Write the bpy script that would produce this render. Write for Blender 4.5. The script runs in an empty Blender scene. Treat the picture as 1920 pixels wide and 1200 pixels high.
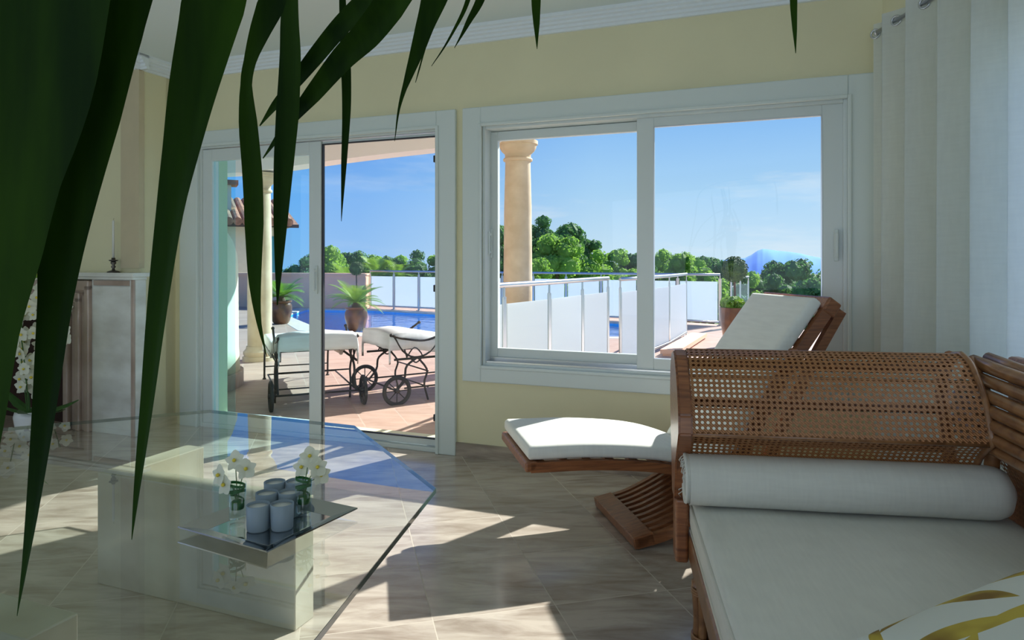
import bpy, bmesh, math, random
from mathutils import Vector, Matrix, noise
from mathutils.geometry import tessellate_polygon
random.seed(7)
SC = bpy.context.scene
COL = SC.collection
R = math.radians
PI = math.pi

# ------------------------------------------------------------------ camera
FPX = 1280.0; HOR = 490.0; EYE = 1.25
cam_d = bpy.data.cameras.new('camera'); cam_d.sensor_width = 36; cam_d.lens = 36*FPX/1920
cam_d.shift_y = (HOR-600)/1920; cam_d.clip_start = 0.05; cam_d.clip_end = 5000
cam = bpy.data.objects.new('camera', cam_d); COL.objects.link(cam)
cam.location = (0, 0, EYE); cam.rotation_euler = (R(90), 0, 0)
SC.camera = cam

# ------------------------------------------------------------------ sky, sun, exposure
SC.view_settings.view_transform = 'Standard'; SC.view_settings.look = 'None'
SC.view_settings.gamma = 1; SC.view_settings.exposure = 0.0
SC.view_settings.use_curve_mapping = False
SC.cycles.max_bounces = 12; SC.cycles.transparent_max_bounces = 24
SC.cycles.diffuse_bounces = 5; SC.cycles.sample_clamp_indirect = 6
SC.cycles.use_denoising = True

SUN_AZ, SUN_EL = 45.0, 33.5
sun_d = bpy.data.lights.new('sun', 'SUN'); sun_d.energy = 10.0; sun_d.angle = R(0.6); sun_d.color = (1.0, 0.97, 0.92)
sun = bpy.data.objects.new('sun', sun_d); COL.objects.link(sun)
sdir = Vector((math.sin(R(SUN_AZ))*math.cos(R(SUN_EL)), math.cos(R(SUN_AZ))*math.cos(R(SUN_EL)), math.sin(R(SUN_EL))))
sun.rotation_euler = sdir.to_track_quat('Z', 'Y').to_euler(); sun.location = sdir*30

def nodes_of(mat_or_world):
    mat_or_world.use_nodes = True
    nt = mat_or_world.node_tree
    nt.nodes.clear()
    return nt, nt.nodes.new, nt.links.new

w = bpy.data.worlds.new('sky'); SC.world = w
nt, N, L = nodes_of(w)
tc = N('ShaderNodeTexCoord'); sep = N('ShaderNodeSeparateXYZ'); L(tc.outputs['Generated'], sep.inputs[0])
ramp = N('ShaderNodeValToRGB'); L(sep.outputs['Z'], ramp.inputs[0])
e = ramp.color_ramp.elements
e[0].position = 0.0; e[0].color = (0.62, 0.80, 0.95, 1)
e[1].position = 1.0; e[1].color = (0.05, 0.16, 0.50, 1)
for p, c in ((0.10, (0.42, 0.68, 0.96, 1)), (0.20, (0.26, 0.53, 0.95, 1)), (0.34, (0.10, 0.32, 0.85, 1)), (0.6, (0.07, 0.22, 0.65, 1))):
    q = ramp.color_ramp.elements.new(p); q.color = c
mp = N('ShaderNodeMapping'); mp.inputs['Scale'].default_value = (1.6, 1.6, 9.0); L(tc.outputs['Generated'], mp.inputs[0])
nz = N('ShaderNodeTexNoise'); nz.inputs['Scale'].default_value = 2.2; nz.inputs['Detail'].default_value = 7; nz.inputs['Roughness'].default_value = 0.62
L(mp.outputs[0], nz.inputs['Vector'])
cr = N('ShaderNodeValToRGB'); cr.color_ramp.elements[0].position = 0.54; cr.color_ramp.elements[1].position = 0.80
cr.color_ramp.elements[0].color = (0, 0, 0, 1); cr.color_ramp.elements[1].color = (0.75, 0.75, 0.75, 1); L(nz.outputs['Fac'], cr.inputs[0])
mx = N('ShaderNodeMixRGB'); mx.inputs[2].default_value = (0.85, 0.9, 0.97, 1); L(cr.outputs[0], mx.inputs[0]); L(ramp.outputs[0], mx.inputs[1])
# the sky is a deeper blue away from the sun side (left of the view)
lx = N('ShaderNodeMapRange'); lx.inputs['From Min'].default_value = 0.12; lx.inputs['From Max'].default_value = -0.22; L(sep.outputs['X'], lx.inputs['Value'])
dp = N('ShaderNodeMixRGB'); dp.blend_type = 'MULTIPLY'; dp.inputs[2].default_value = (0.50, 0.68, 0.95, 1); L(lx.outputs[0], dp.inputs[0]); L(mx.outputs[0], dp.inputs[1]); mx = dp
bg = N('ShaderNodeBackground'); bg.inputs['Strength'].default_value = 1.0; L(mx.outputs[0], bg.inputs[0])
wo = N('ShaderNodeOutputWorld'); L(bg.outputs[0], wo.inputs[0])

def area(name, loc, target, sx, sy, power, col=(0.98, 1.0, 0.93)):
    d = bpy.data.lights.new(name, 'AREA'); d.shape = 'RECTANGLE'; d.size = sx; d.size_y = sy; d.energy = power; d.color = col
    o = bpy.data.objects.new(name, d); COL.objects.link(o); o.location = loc
    o.rotation_euler = (Vector(loc)-Vector(target)).to_track_quat('Z', 'Y').to_euler()
    return o
# added fill: area lamps at unseen rear and left openings brighten the interior
area('rear_fill_light', (-1.8, -3.05, 1.35), (-2.8, 4, 1.2), 5.2, 2.2, 38)
area('left_fill_light', (-5.45, 0.6, 1.35), (2, 1.5, 1.2), 3.6, 2.2, 18)

# ------------------------------------------------------------------ frames
TH = math.atan(489/1280.0)
U = Vector((math.cos(TH), -math.sin(TH), 0)); NV = Vector((math.sin(TH), math.cos(TH), 0))
def RM(u, n, z): return U*u + NV*n + Vector((0, 0, z))          # room frame of the window wall
def PX(px, py, d): return Vector(((px-960)/FPX*d, d, EYE-(py-HOR)/FPX*d))
def FL(px, py, h=0.0):
    d = (EYE-h)*FPX/(py-HOR); return Vector(((px-960)/FPX*d, d, h))
ROOM = Matrix(((U.x, NV.x, 0, 0), (U.y, NV.y, 0, 0), (0, 0, 1, 0), (0, 0, 0, 1)))

# ------------------------------------------------------------------ mesh helpers
class MB:
    def __init__(s): s.bm = bmesh.new()
    def box(s, x0, x1, y0, y1, z0, z1, M=None, bev=0.0, seg=2):
        vs = [s.bm.verts.new((x, y, z)) for z in (z0, z1) for y in (y0, y1) for x in (x0, x1)]
        fs = [(0, 2, 3, 1), (4, 5, 7, 6), (0, 1, 5, 4), (2, 6, 7, 3), (0, 4, 6, 2), (1, 3, 7, 5)]
        ff = [s.bm.faces.new([vs[i] for i in f]) for f in fs]
        if bev > 0:
            es = list({e for f in ff for e in f.edges})
            r = bmesh.ops.bevel(s.bm, geom=es, offset=bev, segments=seg, affect='EDGES', profile=0.5)
            vs = list({v for f in r['faces'] for v in f.verts} | {v for v in vs if v.is_valid})
        if M is not None:
            for v in vs:
                if v.is_valid: v.co = M @ v.co
        return s
    def tube(s, pts, r, seg=8, caps=True, closed=False):
        pts = [Vector(p) for p in pts]; n = len(pts)
        rs = r if isinstance(r, (list, tuple)) else [r]*n
        rings = []; ref = None
        for i, p in enumerate(pts):
            if closed: t = pts[(i+1) % n]-pts[i-1]
            else: t = pts[min(i+1, n-1)]-pts[max(i-1, 0)]
            if t.length < 1e-9: t = Vector((0, 0, 1))
            t.normalize()
            if ref is None:
                ref = Vector((0, 0, 1)) if abs(t.z) < 0.9 else Vector((1, 0, 0))
            a = ref-t*ref.dot(t)
            if a.length < 1e-6: a = t.orthogonal()
            a.normalize(); b = t.cross(a); ref = a
            rings.append([s.bm.verts.new(p+(a*math.cos(2*PI*k/seg)+b*math.sin(2*PI*k/seg))*rs[i]) for k in range(seg)])
        m = n if closed else n-1
        for i in range(m):
            A, B = rings[i], rings[(i+1) % n]
            for k in range(seg):
                s.bm.faces.new((A[k], A[(k+1) % seg], B[(k+1) % seg], B[k]))
        if caps and not closed:
            s.bm.faces.new(rings[0][::-1]); s.bm.faces.new(rings[-1])
        return s
    def lathe(s, prof, c=(0, 0, 0), seg=24, caps=True):
        c = Vector(c); rings = []
        for (r, z) in prof:
            rings.append([s.bm.verts.new(c+Vector((r*math.cos(2*PI*k/seg), r*math.sin(2*PI*k/seg), z))) for k in range(seg)])
        for A, B in zip(rings, rings[1:]):
            for k in range(seg): s.bm.faces.new((A[k], A[(k+1) % seg], B[(k+1) % seg], B[k]))
        if caps:
            s.bm.faces.new(rings[0][::-1]); s.bm.faces.new(rings[-1])
        return s
    def prism(s, pts, off):
        """closed planar outline pts (3D) extruded by vector off"""
        off = Vector(off)
        a = [s.bm.verts.new(Vector(p)) for p in pts]; b = [s.bm.verts.new(Vector(p)+off) for p in pts]
        n = len(pts)
        s.bm.faces.new(a); s.bm.faces.new(b[::-1])
        for i in range(n): s.bm.faces.new((a[i], b[i], b[(i+1) % n], a[(i+1) % n]))
        return s
    def grid(s, fn, nu, nv, wrapu=False):
        vs = [[s.bm.verts.new(fn(i/nu, j/nv)) for j in range(nv+1)] for i in range(nu if wrapu else nu+1)]
        n = nu
        uvl = s.bm.loops.layers.uv.verify()
        for i in range(n):
            for j in range(nv):
                A = vs[i]; B = vs[(i+1) % len(vs)]
                f = s.bm.faces.new((A[j], B[j], B[j+1], A[j+1]))
                for lp, (ii, jj) in zip(f.loops, ((i, j), (i+1, j), (i+1, j+1), (i, j+1))): lp[uvl].uv = (ii/nu, jj/nv)
        return s
    def pad(s, x0, x1, y0, y1, z0, z1, r=0.03, M=None, nx=16, ny=24, puff=0.0, lump=0.0, fn=None):
        """soft cushion: rounded box with lightly puffed faces"""
        cx, cy, cz = (x0+x1)/2, (y0+y1)/2, (z0+z1)/2; hx, hy, hz = (x1-x0)/2, (y1-y0)/2, (z1-z0)/2
        def put(a, b, top):
            x, y = cx+a*hx, cy+b*hy
            ed = min(hx-abs(a)*hx, hy-abs(b)*hy)
            k = 1.0 if ed >= r else math.sqrt(max(0.0, 1-((r-ed)/r)**2))
            h = hz*(0.35+0.65*k)+puff*(1-a*a)*(1-b*b)
            zz = (cz+h) if top else (cz-h)
            if lump and top: zz += lump*noise.noise(Vector((x*5, y*5, 1.3)))
            v = Vector((x, y, zz))
            if fn: v = fn(v)
            return M @ v if M is not None else v
        ca = lambda i, n: math.copysign(1-(1-abs(2*i/n-1))**1.6 if abs(2*i/n-1) > 0 else 0, 2*i/n-1) if False else (2*i/n-1)
        def wp(t):  # cluster samples at the border
            return math.sin(t*PI/2)
        T = [[s.bm.verts.new(put(wp(2*i/nx-1), wp(2*j/ny-1), True)) for j in range(ny+1)] for i in range(nx+1)]
        B = [[s.bm.verts.new(put(wp(2*i/nx-1), wp(2*j/ny-1), False)) for j in range(ny+1)] for i in range(nx+1)]
        uvl = s.bm.loops.layers.uv.verify()
        for i in range(nx):
            for j in range(ny):
                f = s.bm.faces.new((T[i][j], T[i+1][j], T[i+1][j+1], T[i][j+1]))
                for lp, (ii, jj) in zip(f.loops, ((i, j), (i+1, j), (i+1, j+1), (i, j+1))): lp[uvl].uv = (ii/nx, jj/ny)
                f = s.bm.faces.new((B[i][j], B[i][j+1], B[i+1][j+1], B[i+1][j]))
                for lp, (ii, jj) in zip(f.loops, ((i, j), (i, j+1), (i+1, j+1), (i+1, j))): lp[uvl].uv = (ii/nx, jj/ny)
        for i in range(nx):
            s.bm.faces.new((T[i][0], B[i][0], B[i+1][0], T[i+1][0])); s.bm.faces.new((T[i][ny], T[i+1][ny], B[i+1][ny], B[i][ny]))
        for j in range(ny):
            s.bm.faces.new((T[0][j], T[0][j+1], B[0][j+1], B[0][j])); s.bm.faces.new((T[nx][j], B[nx][j], B[nx][j+1], T[nx][j+1]))
        return s
    def ball(s, c, r, sub=2, sc=(1, 1, 1), jit=0.0):
        g = bmesh.ops.create_icosphere(s.bm, subdivisions=sub, radius=1.0)
        c = Vector(c)
        for v in g['verts']:
            p = v.co.copy(); k = 1+jit*noise.noise(p*3+c)
            v.co = c+Vector((p.x*sc[0], p.y*sc[1], p.z*sc[2]))*r*k
        return s
    def build(s, name, mat, parent=None, M=None, smooth=False):
        bm = s.bm
        if M is not None: bmesh.ops.transform(bm, matrix=M, verts=bm.verts)
        bmesh.ops.recalc_face_normals(bm, faces=bm.faces)
        me = bpy.data.meshes.new(name); bm.to_mesh(me); bm.free()
        if smooth is True:
            for p in me.polygons: p.use_smooth = True
        o = bpy.data.objects.new(name, me); COL.objects.link(o)
        if mat is not None: me.materials.append(mat)
        if smooth == 'auto':
            for p in me.polygons: p.use_smooth = True
            try: me.set_sharp_from_angle(angle=R(35))
            except Exception: pass
        if parent is not None: o.parent = parent
        return o

def tag(o, label, cat, group=None, kind=None):
    if label: o['label'] = label
    if cat: o['category'] = cat
    if group: o['group'] = group
    if kind: o['kind'] = kind
    return o
def thing(name, label, cat, loc=(0, 0, 0), rz=0.0, group=None):
    o = bpy.data.objects.new(name, None); COL.objects.link(o); o.location = loc; o.rotation_euler = (0, 0, rz)
    o.empty_display_size = 0.1
    return tag(o, label, cat, group)
def struct(o): o['kind'] = 'structure'; return o
KIDS = {}
def copy_tree(o, loc=None, rz=None, label=None, scale=None):
    def rec(q, par):
        c = q.copy(); COL.objects.link(c)
        if par is not None: c.parent = par
        for ch in list(q.children): rec(ch, c)
        return c
    c = rec(o, None)
    if loc is not None: c.location = loc
    if rz is not None: c.rotation_euler = (0, 0, rz)
    if scale is not None: c.scale = scale
    if label: c['label'] = label
    return c

# ------------------------------------------------------------------ materials
def pmat(name, col, rough=0.5, metal=0.0, spec=0.5, noise_amt=0.0, nscale=8.0, col2=None, bump=0.0, bscale=60.0, stretch=(1, 1, 1), coat=0.0, detail=4, sheen=0.0, trans=None):
    m = bpy.data.materials.new(name); nt, N, L = nodes_of(m)
    b = N('ShaderNodeBsdfPrincipled'); out = N('ShaderNodeOutputMaterial')
    b.inputs['Base Color'].default_value = (*col, 1); b.inputs['Roughness'].default_value = rough; b.inputs['Metallic'].default_value = metal
    b.inputs['Specular IOR Level'].default_value = spec; b.inputs['Coat Weight'].default_value = coat
    if sheen: b.inputs['Sheen Weight'].default_value = sheen
    tc = N('ShaderNodeTexCoord'); mp = N('ShaderNodeMapping'); mp.inputs['Scale'].default_value = stretch; L(tc.outputs['Object'], mp.inputs[0])
    if noise_amt > 0 or col2:
        nz = N('ShaderNodeTexNoise'); nz.inputs['Scale'].default_value = nscale; nz.inputs['Detail'].default_value = detail; L(mp.outputs[0], nz.inputs['Vector'])
        c2 = col2 if col2 else tuple(c*(1-noise_amt) for c in col)
        rp = N('ShaderNodeValToRGB'); rp.color_ramp.elements[0].position = 0.35; rp.color_ramp.elements[1].position = 0.68
        rp.color_ramp.elements[0].color = (*c2, 1); rp.color_ramp.elements[1].color = (*col, 1)
        L(nz.outputs['Fac'], rp.inputs[0]); L(rp.outputs[0], b.inputs['Base Color'])
    if bump > 0:
        n2 = N('ShaderNodeTexNoise'); n2.inputs['Scale'].default_value = bscale; n2.inputs['Detail'].default_value = 3; L(mp.outputs[0], n2.inputs['Vector'])
        bp = N('ShaderNodeBump'); bp.inputs['Strength'].default_value = bump; bp.inputs['Distance'].default_value = 0.01
        L(n2.outputs['Fac'], bp.inputs['Height']); L(bp.outputs[0], b.inputs['Normal'])
    if trans:
        t = N('ShaderNodeBsdfTranslucent'); t.inputs[0].default_value = (*trans[1], 1); mxs = N('ShaderNodeMixShader'); mxs.inputs[0].default_value = trans[0]
        L(b.outputs[0], mxs.inputs[1]); L(t.outputs[0], mxs.inputs[2]); L(mxs.outputs[0], out.inputs[0])
    else: L(b.outputs[0], out.inputs[0])
    m.diffuse_color = (*col, 1)
    return m

def thin_glass(name, tint=(1, 1, 1), ior=1.45, rough=0.0, gain=1.0):
    m = bpy.data.materials.new(name); nt, N, L = nodes_of(m)
    fr = N('ShaderNodeFresnel'); fr.inputs[0].default_value = ior
    t = N('ShaderNodeBsdfTransparent'); t.inputs[0].default_value = (*tint, 1)
    g = N('ShaderNodeBsdfGlossy'); g.inputs['Roughness'].default_value = rough; g.inputs[0].default_value = (gain, gain, gain, 1)
    geo = N('ShaderNodeNewGeometry')
    # a pane reflects at its outward faces only; the back faces of the slab just let light out
    mm = N('ShaderNodeMath'); mm.operation = 'SUBTRACT'; mm.inputs[0].default_value = 1.0; L(geo.outputs['Backfacing'], mm.inputs[1])
    mu = N('ShaderNodeMath'); mu.operation = 'MULTIPLY'; L(fr.outputs[0], mu.inputs[0]); L(mm.outputs[0], mu.inputs[1])
    mx = N('ShaderNodeMixShader'); out = N('ShaderNodeOutputMaterial')
    L(mu.outputs[0], mx.inputs[0]); L(t.outputs[0], mx.inputs[1]); L(g.outputs[0], mx.inputs[2]); L(mx.outputs[0], out.inputs[0])
    return m

def tile_mat(name, tile, ang, off, base, dark, grout, rough=0.25, gw=0.004, vein=True, bumpy=0.0, coat=0.0):
    m = bpy.data.materials.new(name); nt, N, L = nodes_of(m)
    tc = N('ShaderNodeTexCoord')
    mp = N('ShaderNodeMapping'); mp.vector_type = 'POINT'; mp.inputs['Rotation'].default_value = (0, 0, -ang); L(tc.outputs['Object'], mp.inputs[0])
    sx = N('ShaderNodeSeparateXYZ'); L(mp.outputs[0], sx.inputs[0])
    def M(op, a, b=None, c=None):
        n = N('ShaderNodeMath'); n.operation = op
        for i, v in enumerate((a, b, c)):
            if v is None: continue
            if isinstance(v, (int, float)): n.inputs[i].default_value = v
            else: L(v, n.inputs[i])
        return n.outputs[0]
    gx = []; ids = []
    for k, ax in enumerate(('X', 'Y')):
        q = M('DIVIDE', M('SUBTRACT', sx.outputs[ax], off[k]), tile)
        fr = M('FRACT', q); ids.append(M('FLOOR', q))
        d = M('MINIMUM', fr, M('SUBTRACT', 1.0, fr)); gx.append(M('MULTIPLY', d, tile))
    dm = M('MINIMUM', gx[0], gx[1])
    isg = M('LESS_THAN', dm, gw/2)
    wn = N('ShaderNodeTexWhiteNoise'); cb = N('ShaderNodeCombineXYZ'); L(ids[0], cb.inputs[0]); L(ids[1], cb.inputs[1]); L(cb.outputs[0], wn.inputs['Vector'])
    # veining: stretched noise shifted per tile
    ad = N('ShaderNodeVectorMath'); ad.operation = 'ADD'; L(tc.outputs['Object'], ad.inputs[0])
    scv = N('ShaderNodeVectorMath'); scv.operation = 'SCALE'; scv.inputs['Scale'].default_value = 7.0; L(wn.outputs['Color'], scv.inputs[0]); L(scv.outputs[0], ad.inputs[1])
    m2 = N('ShaderNodeMapping'); m2.inputs['Rotation'].default_value = (0, 0, 0.35); m2.inputs['Scale'].default_value = (2.2, 9.0, 4); L(ad.outputs[0], m2.inputs[0])
    nz = N('ShaderNodeTexNoise'); nz.inputs['Scale'].default_value = 1.3; nz.inputs['Detail'].default_value = 7; nz.inputs['Roughness'].default_value = 0.62; nz.inputs['Distortion'].default_value = 0.5
    L(m2.outputs[0], nz.inputs['Vector'])
    rp = N('ShaderNodeValToRGB'); rp.color_ramp.elements[0].position = 0.34; rp.color_ramp.elements[1].position = 0.62
    rp.color_ramp.elements[0].color = (*dark, 1); rp.color_ramp.elements[1].color = (*base, 1); L(nz.outputs['Fac'], rp.inputs[0])
    hv = N('ShaderNodeHueSaturation'); L(rp.outputs[0], hv.inputs['Color'])
    vv = M('MULTIPLY_ADD', wn.outputs['Value'], 0.14, 0.93); L(vv, hv.inputs['Value'])
    mx = N('ShaderNodeMixRGB'); L(isg, mx.inputs[0]); L(hv.outputs[0], mx.inputs[1]); mx.inputs[2].default_value = (*grout, 1)
    b = N('ShaderNodeBsdfPrincipled'); out = N('ShaderNodeOutputMaterial'); L(mx.outputs[0], b.inputs['Base Color']); L(b.outputs[0], out.inputs[0])
    rr = M('MULTIPLY_ADD', isg, 0.5, rough); L(rr, b.inputs['Roughness']); b.inputs['Coat Weight'].default_value = coat; b.inputs['Coat Roughness'].default_value = 0.08
    bp = N('ShaderNodeBump'); bp.inputs['Strength'].default_value = 0.5; bp.inputs['Distance'].default_value = 0.002; bp.invert = True; L(isg, bp.inputs['Height']); L(bp.outputs[0], b.inputs['Normal'])
    return m

def wood_mat(name, base, dark, rough=0.35, axis=(1, 12, 12), coat=0.2):
    m = bpy.data.materials.new(name); nt, N, L = nodes_of(m)
    tc = N('ShaderNodeTexCoord'); mp = N('ShaderNodeMapping'); mp.inputs['Scale'].default_value = axis; L(tc.outputs['Object'], mp.inputs[0])
    nz = N('ShaderNodeTexNoise'); nz.inputs['Scale'].default_value = 6; nz.inputs['Detail'].default_value = 8; nz.inputs['Distortion'].default_value = 0.8; L(mp.outputs[0], nz.inputs['Vector'])
    rp = N('ShaderNodeValToRGB'); rp.color_ramp.elements[0].position = 0.3; rp.color_ramp.elements[1].position = 0.7
    rp.color_ramp.elements[0].color = (*dark, 1); rp.color_ramp.elements[1].color = (*base, 1); L(nz.outputs['Fac'], rp.inputs[0])
    b = N('ShaderNodeBsdfPrincipled'); out = N('ShaderNodeOutputMaterial'); L(rp.outputs[0], b.inputs['Base Color']); b.inputs['Roughness'].default_value = rough
    b.inputs['Coat Weight'].default_value = coat; b.inputs['Coat Roughness'].default_value = 0.2
    bp = N('ShaderNodeBump'); bp.inputs['Strength'].default_value = 0.12; bp.inputs['Distance'].default_value = 0.004; L(nz.outputs['Fac'], bp.inputs['Height']); L(bp.outputs[0], b.inputs['Normal'])
    L(b.outputs[0], out.inputs[0])
    return m

def fabric_mat(name, col, thread=900.0, rough=0.9, trans=0.0, tcol=(0.8, 0.8, 0.78), amt=0.14, uvscale=None, bump=0.25):
    m = bpy.data.materials.new(name); nt, N, L = nodes_of(m)
    tc = N('ShaderNodeTexCoord')
    facs = []
    for sc in ((thread, thread*0.12, thread*0.12), (thread*0.12, thread*0.12, thread)):
        mp = N('ShaderNodeMapping'); mp.inputs['Scale'].default_value = tuple(v/10 for v in sc); L(tc.outputs['Object'], mp.inputs[0])
        nz = N('ShaderNodeTexNoise'); nz.inputs['Scale'].default_value = 1.0; nz.inputs['Detail'].default_value = 3; L(mp.outputs[0], nz.inputs['Vector']); facs.append(nz.outputs['Fac'])
    ad = N('ShaderNodeMath'); ad.operation = 'ADD'; L(facs[0], ad.inputs[0]); L(facs[1], ad.inputs[1])
    hf = N('ShaderNodeMath'); hf.operation = 'MULTIPLY'; hf.inputs[1].default_value = 0.5; L(ad.outputs[0], hf.inputs[0])
    rp = N('ShaderNodeValToRGB'); rp.color_ramp.elements[0].position = 0.36; rp.color_ramp.elements[1].position = 0.62
    rp.color_ramp.elements[0].color = (*[c*(1-amt) for c in col], 1); rp.color_ramp.elements[1].color = (*col, 1); L(hf.outputs[0], rp.inputs[0])
    b = N('ShaderNodeBsdfPrincipled'); out = N('ShaderNodeOutputMaterial'); L(rp.outputs[0], b.inputs['Base Color']); b.inputs['Roughness'].default_value = rough
    b.inputs['Specular IOR Level'].default_value = 0.15
    bp = N('ShaderNodeBump'); bp.inputs['Strength'].default_value = bump; bp.inputs['Distance'].default_value = 0.003; L(hf.outputs[0], bp.inputs['Height']); L(bp.outputs[0], b.inputs['Normal'])
    if trans > 0:
        t = N('ShaderNodeBsdfTranslucent'); t.inputs[0].default_value = (*tcol, 1); mx = N('ShaderNodeMixShader'); mx.inputs[0].default_value = trans
        L(b.outputs[0], mx.inputs[1]); L(t.outputs[0], mx.inputs[2]); L(mx.outputs[0], out.inputs[0])
    else: L(b.outputs[0], out.inputs[0])
    return m

def cane_mat(name, col, dark):
    """woven cane webbing laid out in UV metres/pitch: octagonal eyes between crossing strands"""
    m = bpy.data.materials.new(name); nt, N, L = nodes_of(m)
    uv = N('ShaderNodeUVMap'); sx = N('ShaderNodeSeparateXYZ'); L(uv.outputs[0], sx.inputs[0])
    def M(op, a, b=None):
        n = N('ShaderNodeMath'); n.operation = op
        for i, v in enumerate((a, b)):
            if v is None: continue
            if isinstance(v, (int, float)): n.inputs[i].default_value = v
            else: L(v, n.inputs[i])
        return n.outputs[0]
    du = M('ABSOLUTE', M('SUBTRACT', M('FRACT', sx.outputs['X']), 0.5)); dv = M('ABSOLUTE', M('SUBTRACT', M('FRACT', sx.outputs['Y']), 0.5))
    hole = M('MULTIPLY', M('LESS_THAN', M('MAXIMUM', du, dv), 0.27), M('LESS_THAN', M('ADD', du, dv), 0.40))
    st = M('ABSOLUTE', M('SINE', M('MULTIPLY', M('ADD', sx.outputs['X'], sx.outputs['Y']), PI*2)))
    nz = N('ShaderNodeTexNoise'); nz.inputs['Scale'].default_value = 1.4; nz.inputs['Detail'].default_value = 3; L(uv.outputs[0], nz.inputs['Vector'])
    mixf = M('MULTIPLY', M('ADD', st, nz.outputs['Fac']), 0.5)
    rp = N('ShaderNodeValToRGB'); rp.color_ramp.elements[0].position = 0.25; rp.color_ramp.elements[1].position = 0.75
    rp.color_ramp.elements[0].color = (*dark, 1); rp.color_ramp.elements[1].color = (*col, 1); L(mixf, rp.inputs[0])
    b = N('ShaderNodeBsdfPrincipled'); L(rp.outputs[0], b.inputs['Base Color']); b.inputs['Roughness'].default_value = 0.4
    bp = N('ShaderNodeBump'); bp.inputs['Strength'].default_value = 0.6; bp.inputs['Distance'].default_value = 0.002; L(st, bp.inputs['Height']); L(bp.outputs[0], b.inputs['Normal'])
    t = N('ShaderNodeBsdfTransparent'); mx = N('ShaderNodeMixShader'); out = N('ShaderNodeOutputMaterial')
    L(hole, mx.inputs[0]); L(b.outputs[0], mx.inputs[1]); L(t.outputs[0], mx.inputs[2]); L(mx.outputs[0], out.inputs[0])
    return m

def leaf_print_mat(name, cloth, leaves):
    m = bpy.data.materials.new(name); nt, N, L = nodes_of(m)
    uv = N('ShaderNodeUVMap'); prev = None
    for (cx, cy, ang, ln, wd, bend) in leaves:
        mp = N('ShaderNodeMapping'); mp.vector_type = 'TEXTURE'
        mp.inputs['Location'].default_value = (cx, cy, 0); mp.inputs['Rotation'].default_value = (0, 0, R(ang)); mp.inputs['Scale'].default_value = (ln, wd, 1)
        L(uv.outputs[0], mp.inputs[0]); sx = N('ShaderNodeSeparateXYZ'); L(mp.outputs[0], sx.inputs[0])
        x2 = N('ShaderNodeMath'); x2.operation = 'POWER'; x2.inputs[1].default_value = 2
        ax = N('ShaderNodeMath'); ax.operation = 'ABSOLUTE'; L(sx.outputs['X'], ax.inputs[0]); L(ax.outputs[0], x2.inputs[0])
        yb = N('ShaderNodeMath'); yb.operation = 'MULTIPLY_ADD'; L(x2.outputs[0], yb.inputs[0]); yb.inputs[1].default_value = bend; L(sx.outputs['Y'], yb.inputs[2])
        ay = N('ShaderNodeMath'); ay.operation = 'ABSOLUTE'; L(yb.outputs[0], ay.inputs[0])
        s = N('ShaderNodeMath'); s.operation = 'ADD'; L(x2.outputs[0], s.inputs[0]); L(ay.outputs[0], s.inputs[1])
        lt = N('ShaderNodeMath'); lt.operation = 'LESS_THAN'; L(s.outputs[0], lt.inputs[0]); lt.inputs[1].default_value = 1.0
        if prev is None: prev = lt.outputs[0]
        else:
            mxm = N('ShaderNodeMath'); mxm.operation = 'MAXIMUM'; L(prev, mxm.inputs[0]); L(lt.outputs[0], mxm.inputs[1]); prev = mxm.outputs[0]
    nz = N('ShaderNodeTexNoise'); nz.inputs['Scale'].default_value = 7; L(uv.outputs[0], nz.inputs['Vector'])
    rp = N('ShaderNodeValToRGB'); rp.color_ramp.elements[0].color = (0.20, 0.11, 0.015, 1); rp.color_ramp.elements[1].color = (0.50, 0.38, 0.05, 1)
    rp.color_ramp.elements[0].position = 0.35; rp.color_ramp.elements[1].position = 0.6; L(nz.outputs['Fac'], rp.inputs[0])
    mx = N('ShaderNodeMixRGB'); L(prev, mx.inputs[0]); mx.inputs[1].default_value = (*cloth, 1); L(rp.outputs[0], mx.inputs[2])
    b = N('ShaderNodeBsdfPrincipled'); b.inputs['Roughness'].default_value = 0.85; L(mx.outputs[0], b.inputs['Base Color'])
    out = N('ShaderNodeOutputMaterial'); L(b.outputs[0], out.inputs[0]); return m

M_ = {}
M_['wall'] = pmat('wall_paint', (0.76, 0.72, 0.48), 0.7, noise_amt=0.04, nscale=3, bump=0.03)
M_['ceil'] = pmat('ceiling_paint', (0.72, 0.80, 0.80), 0.8, bump=0.02)
M_['trim'] = pmat('white_lacquer', (0.66, 0.73, 0.71), 0.35)
M_['crown'] = pmat('crown_plaster', (0.80, 0.86, 0.90), 0.6)
M_['frame'] = pmat('aluminium_frame_white', (0.66, 0.72, 0.71), 0.3)
M_['black'] = pmat('black_rubber', (0.015, 0.015, 0.02), 0.5)
M_['tan'] = pmat('tan_plaster', (0.60, 0.52, 0.35), 0.7, noise_amt=0.05)
M_['floor'] = tile_mat('marble_floor_tiles', 0.4455, math.atan2(.2453, .9694), (0.316, 2.37), (0.56, 0.49, 0.415), (0.31, 0.25, 0.20), (0.54, 0.48, 0.40), rough=0.22, gw=0.004, coat=0.15)
M_['base'] = pmat('marble_skirting', (0.46, 0.38, 0.30), 0.3, col2=(0.26, 0.21, 0.17), nscale=5, stretch=(1, 1, 6))
M_['marble'] = pmat('onyx_marble', (0.62, 0.60, 0.50), 0.18, col2=(0.34, 0.30, 0.22), nscale=2.2, detail=9, coat=0.3, stretch=(1, 1, 1.4))
M_['pinkmarble'] = pmat('rose_marble', (0.52, 0.42, 0.36), 0.22, col2=(0.36, 0.27, 0.22), nscale=3, detail=8, coat=0.2)
M_['whitemarble'] = pmat('white_marble', (0.80, 0.82, 0.78), 0.2, col2=(0.58, 0.58, 0.53), nscale=3, detail=9, coat=0.2, stretch=(1, 1, 2))
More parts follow.
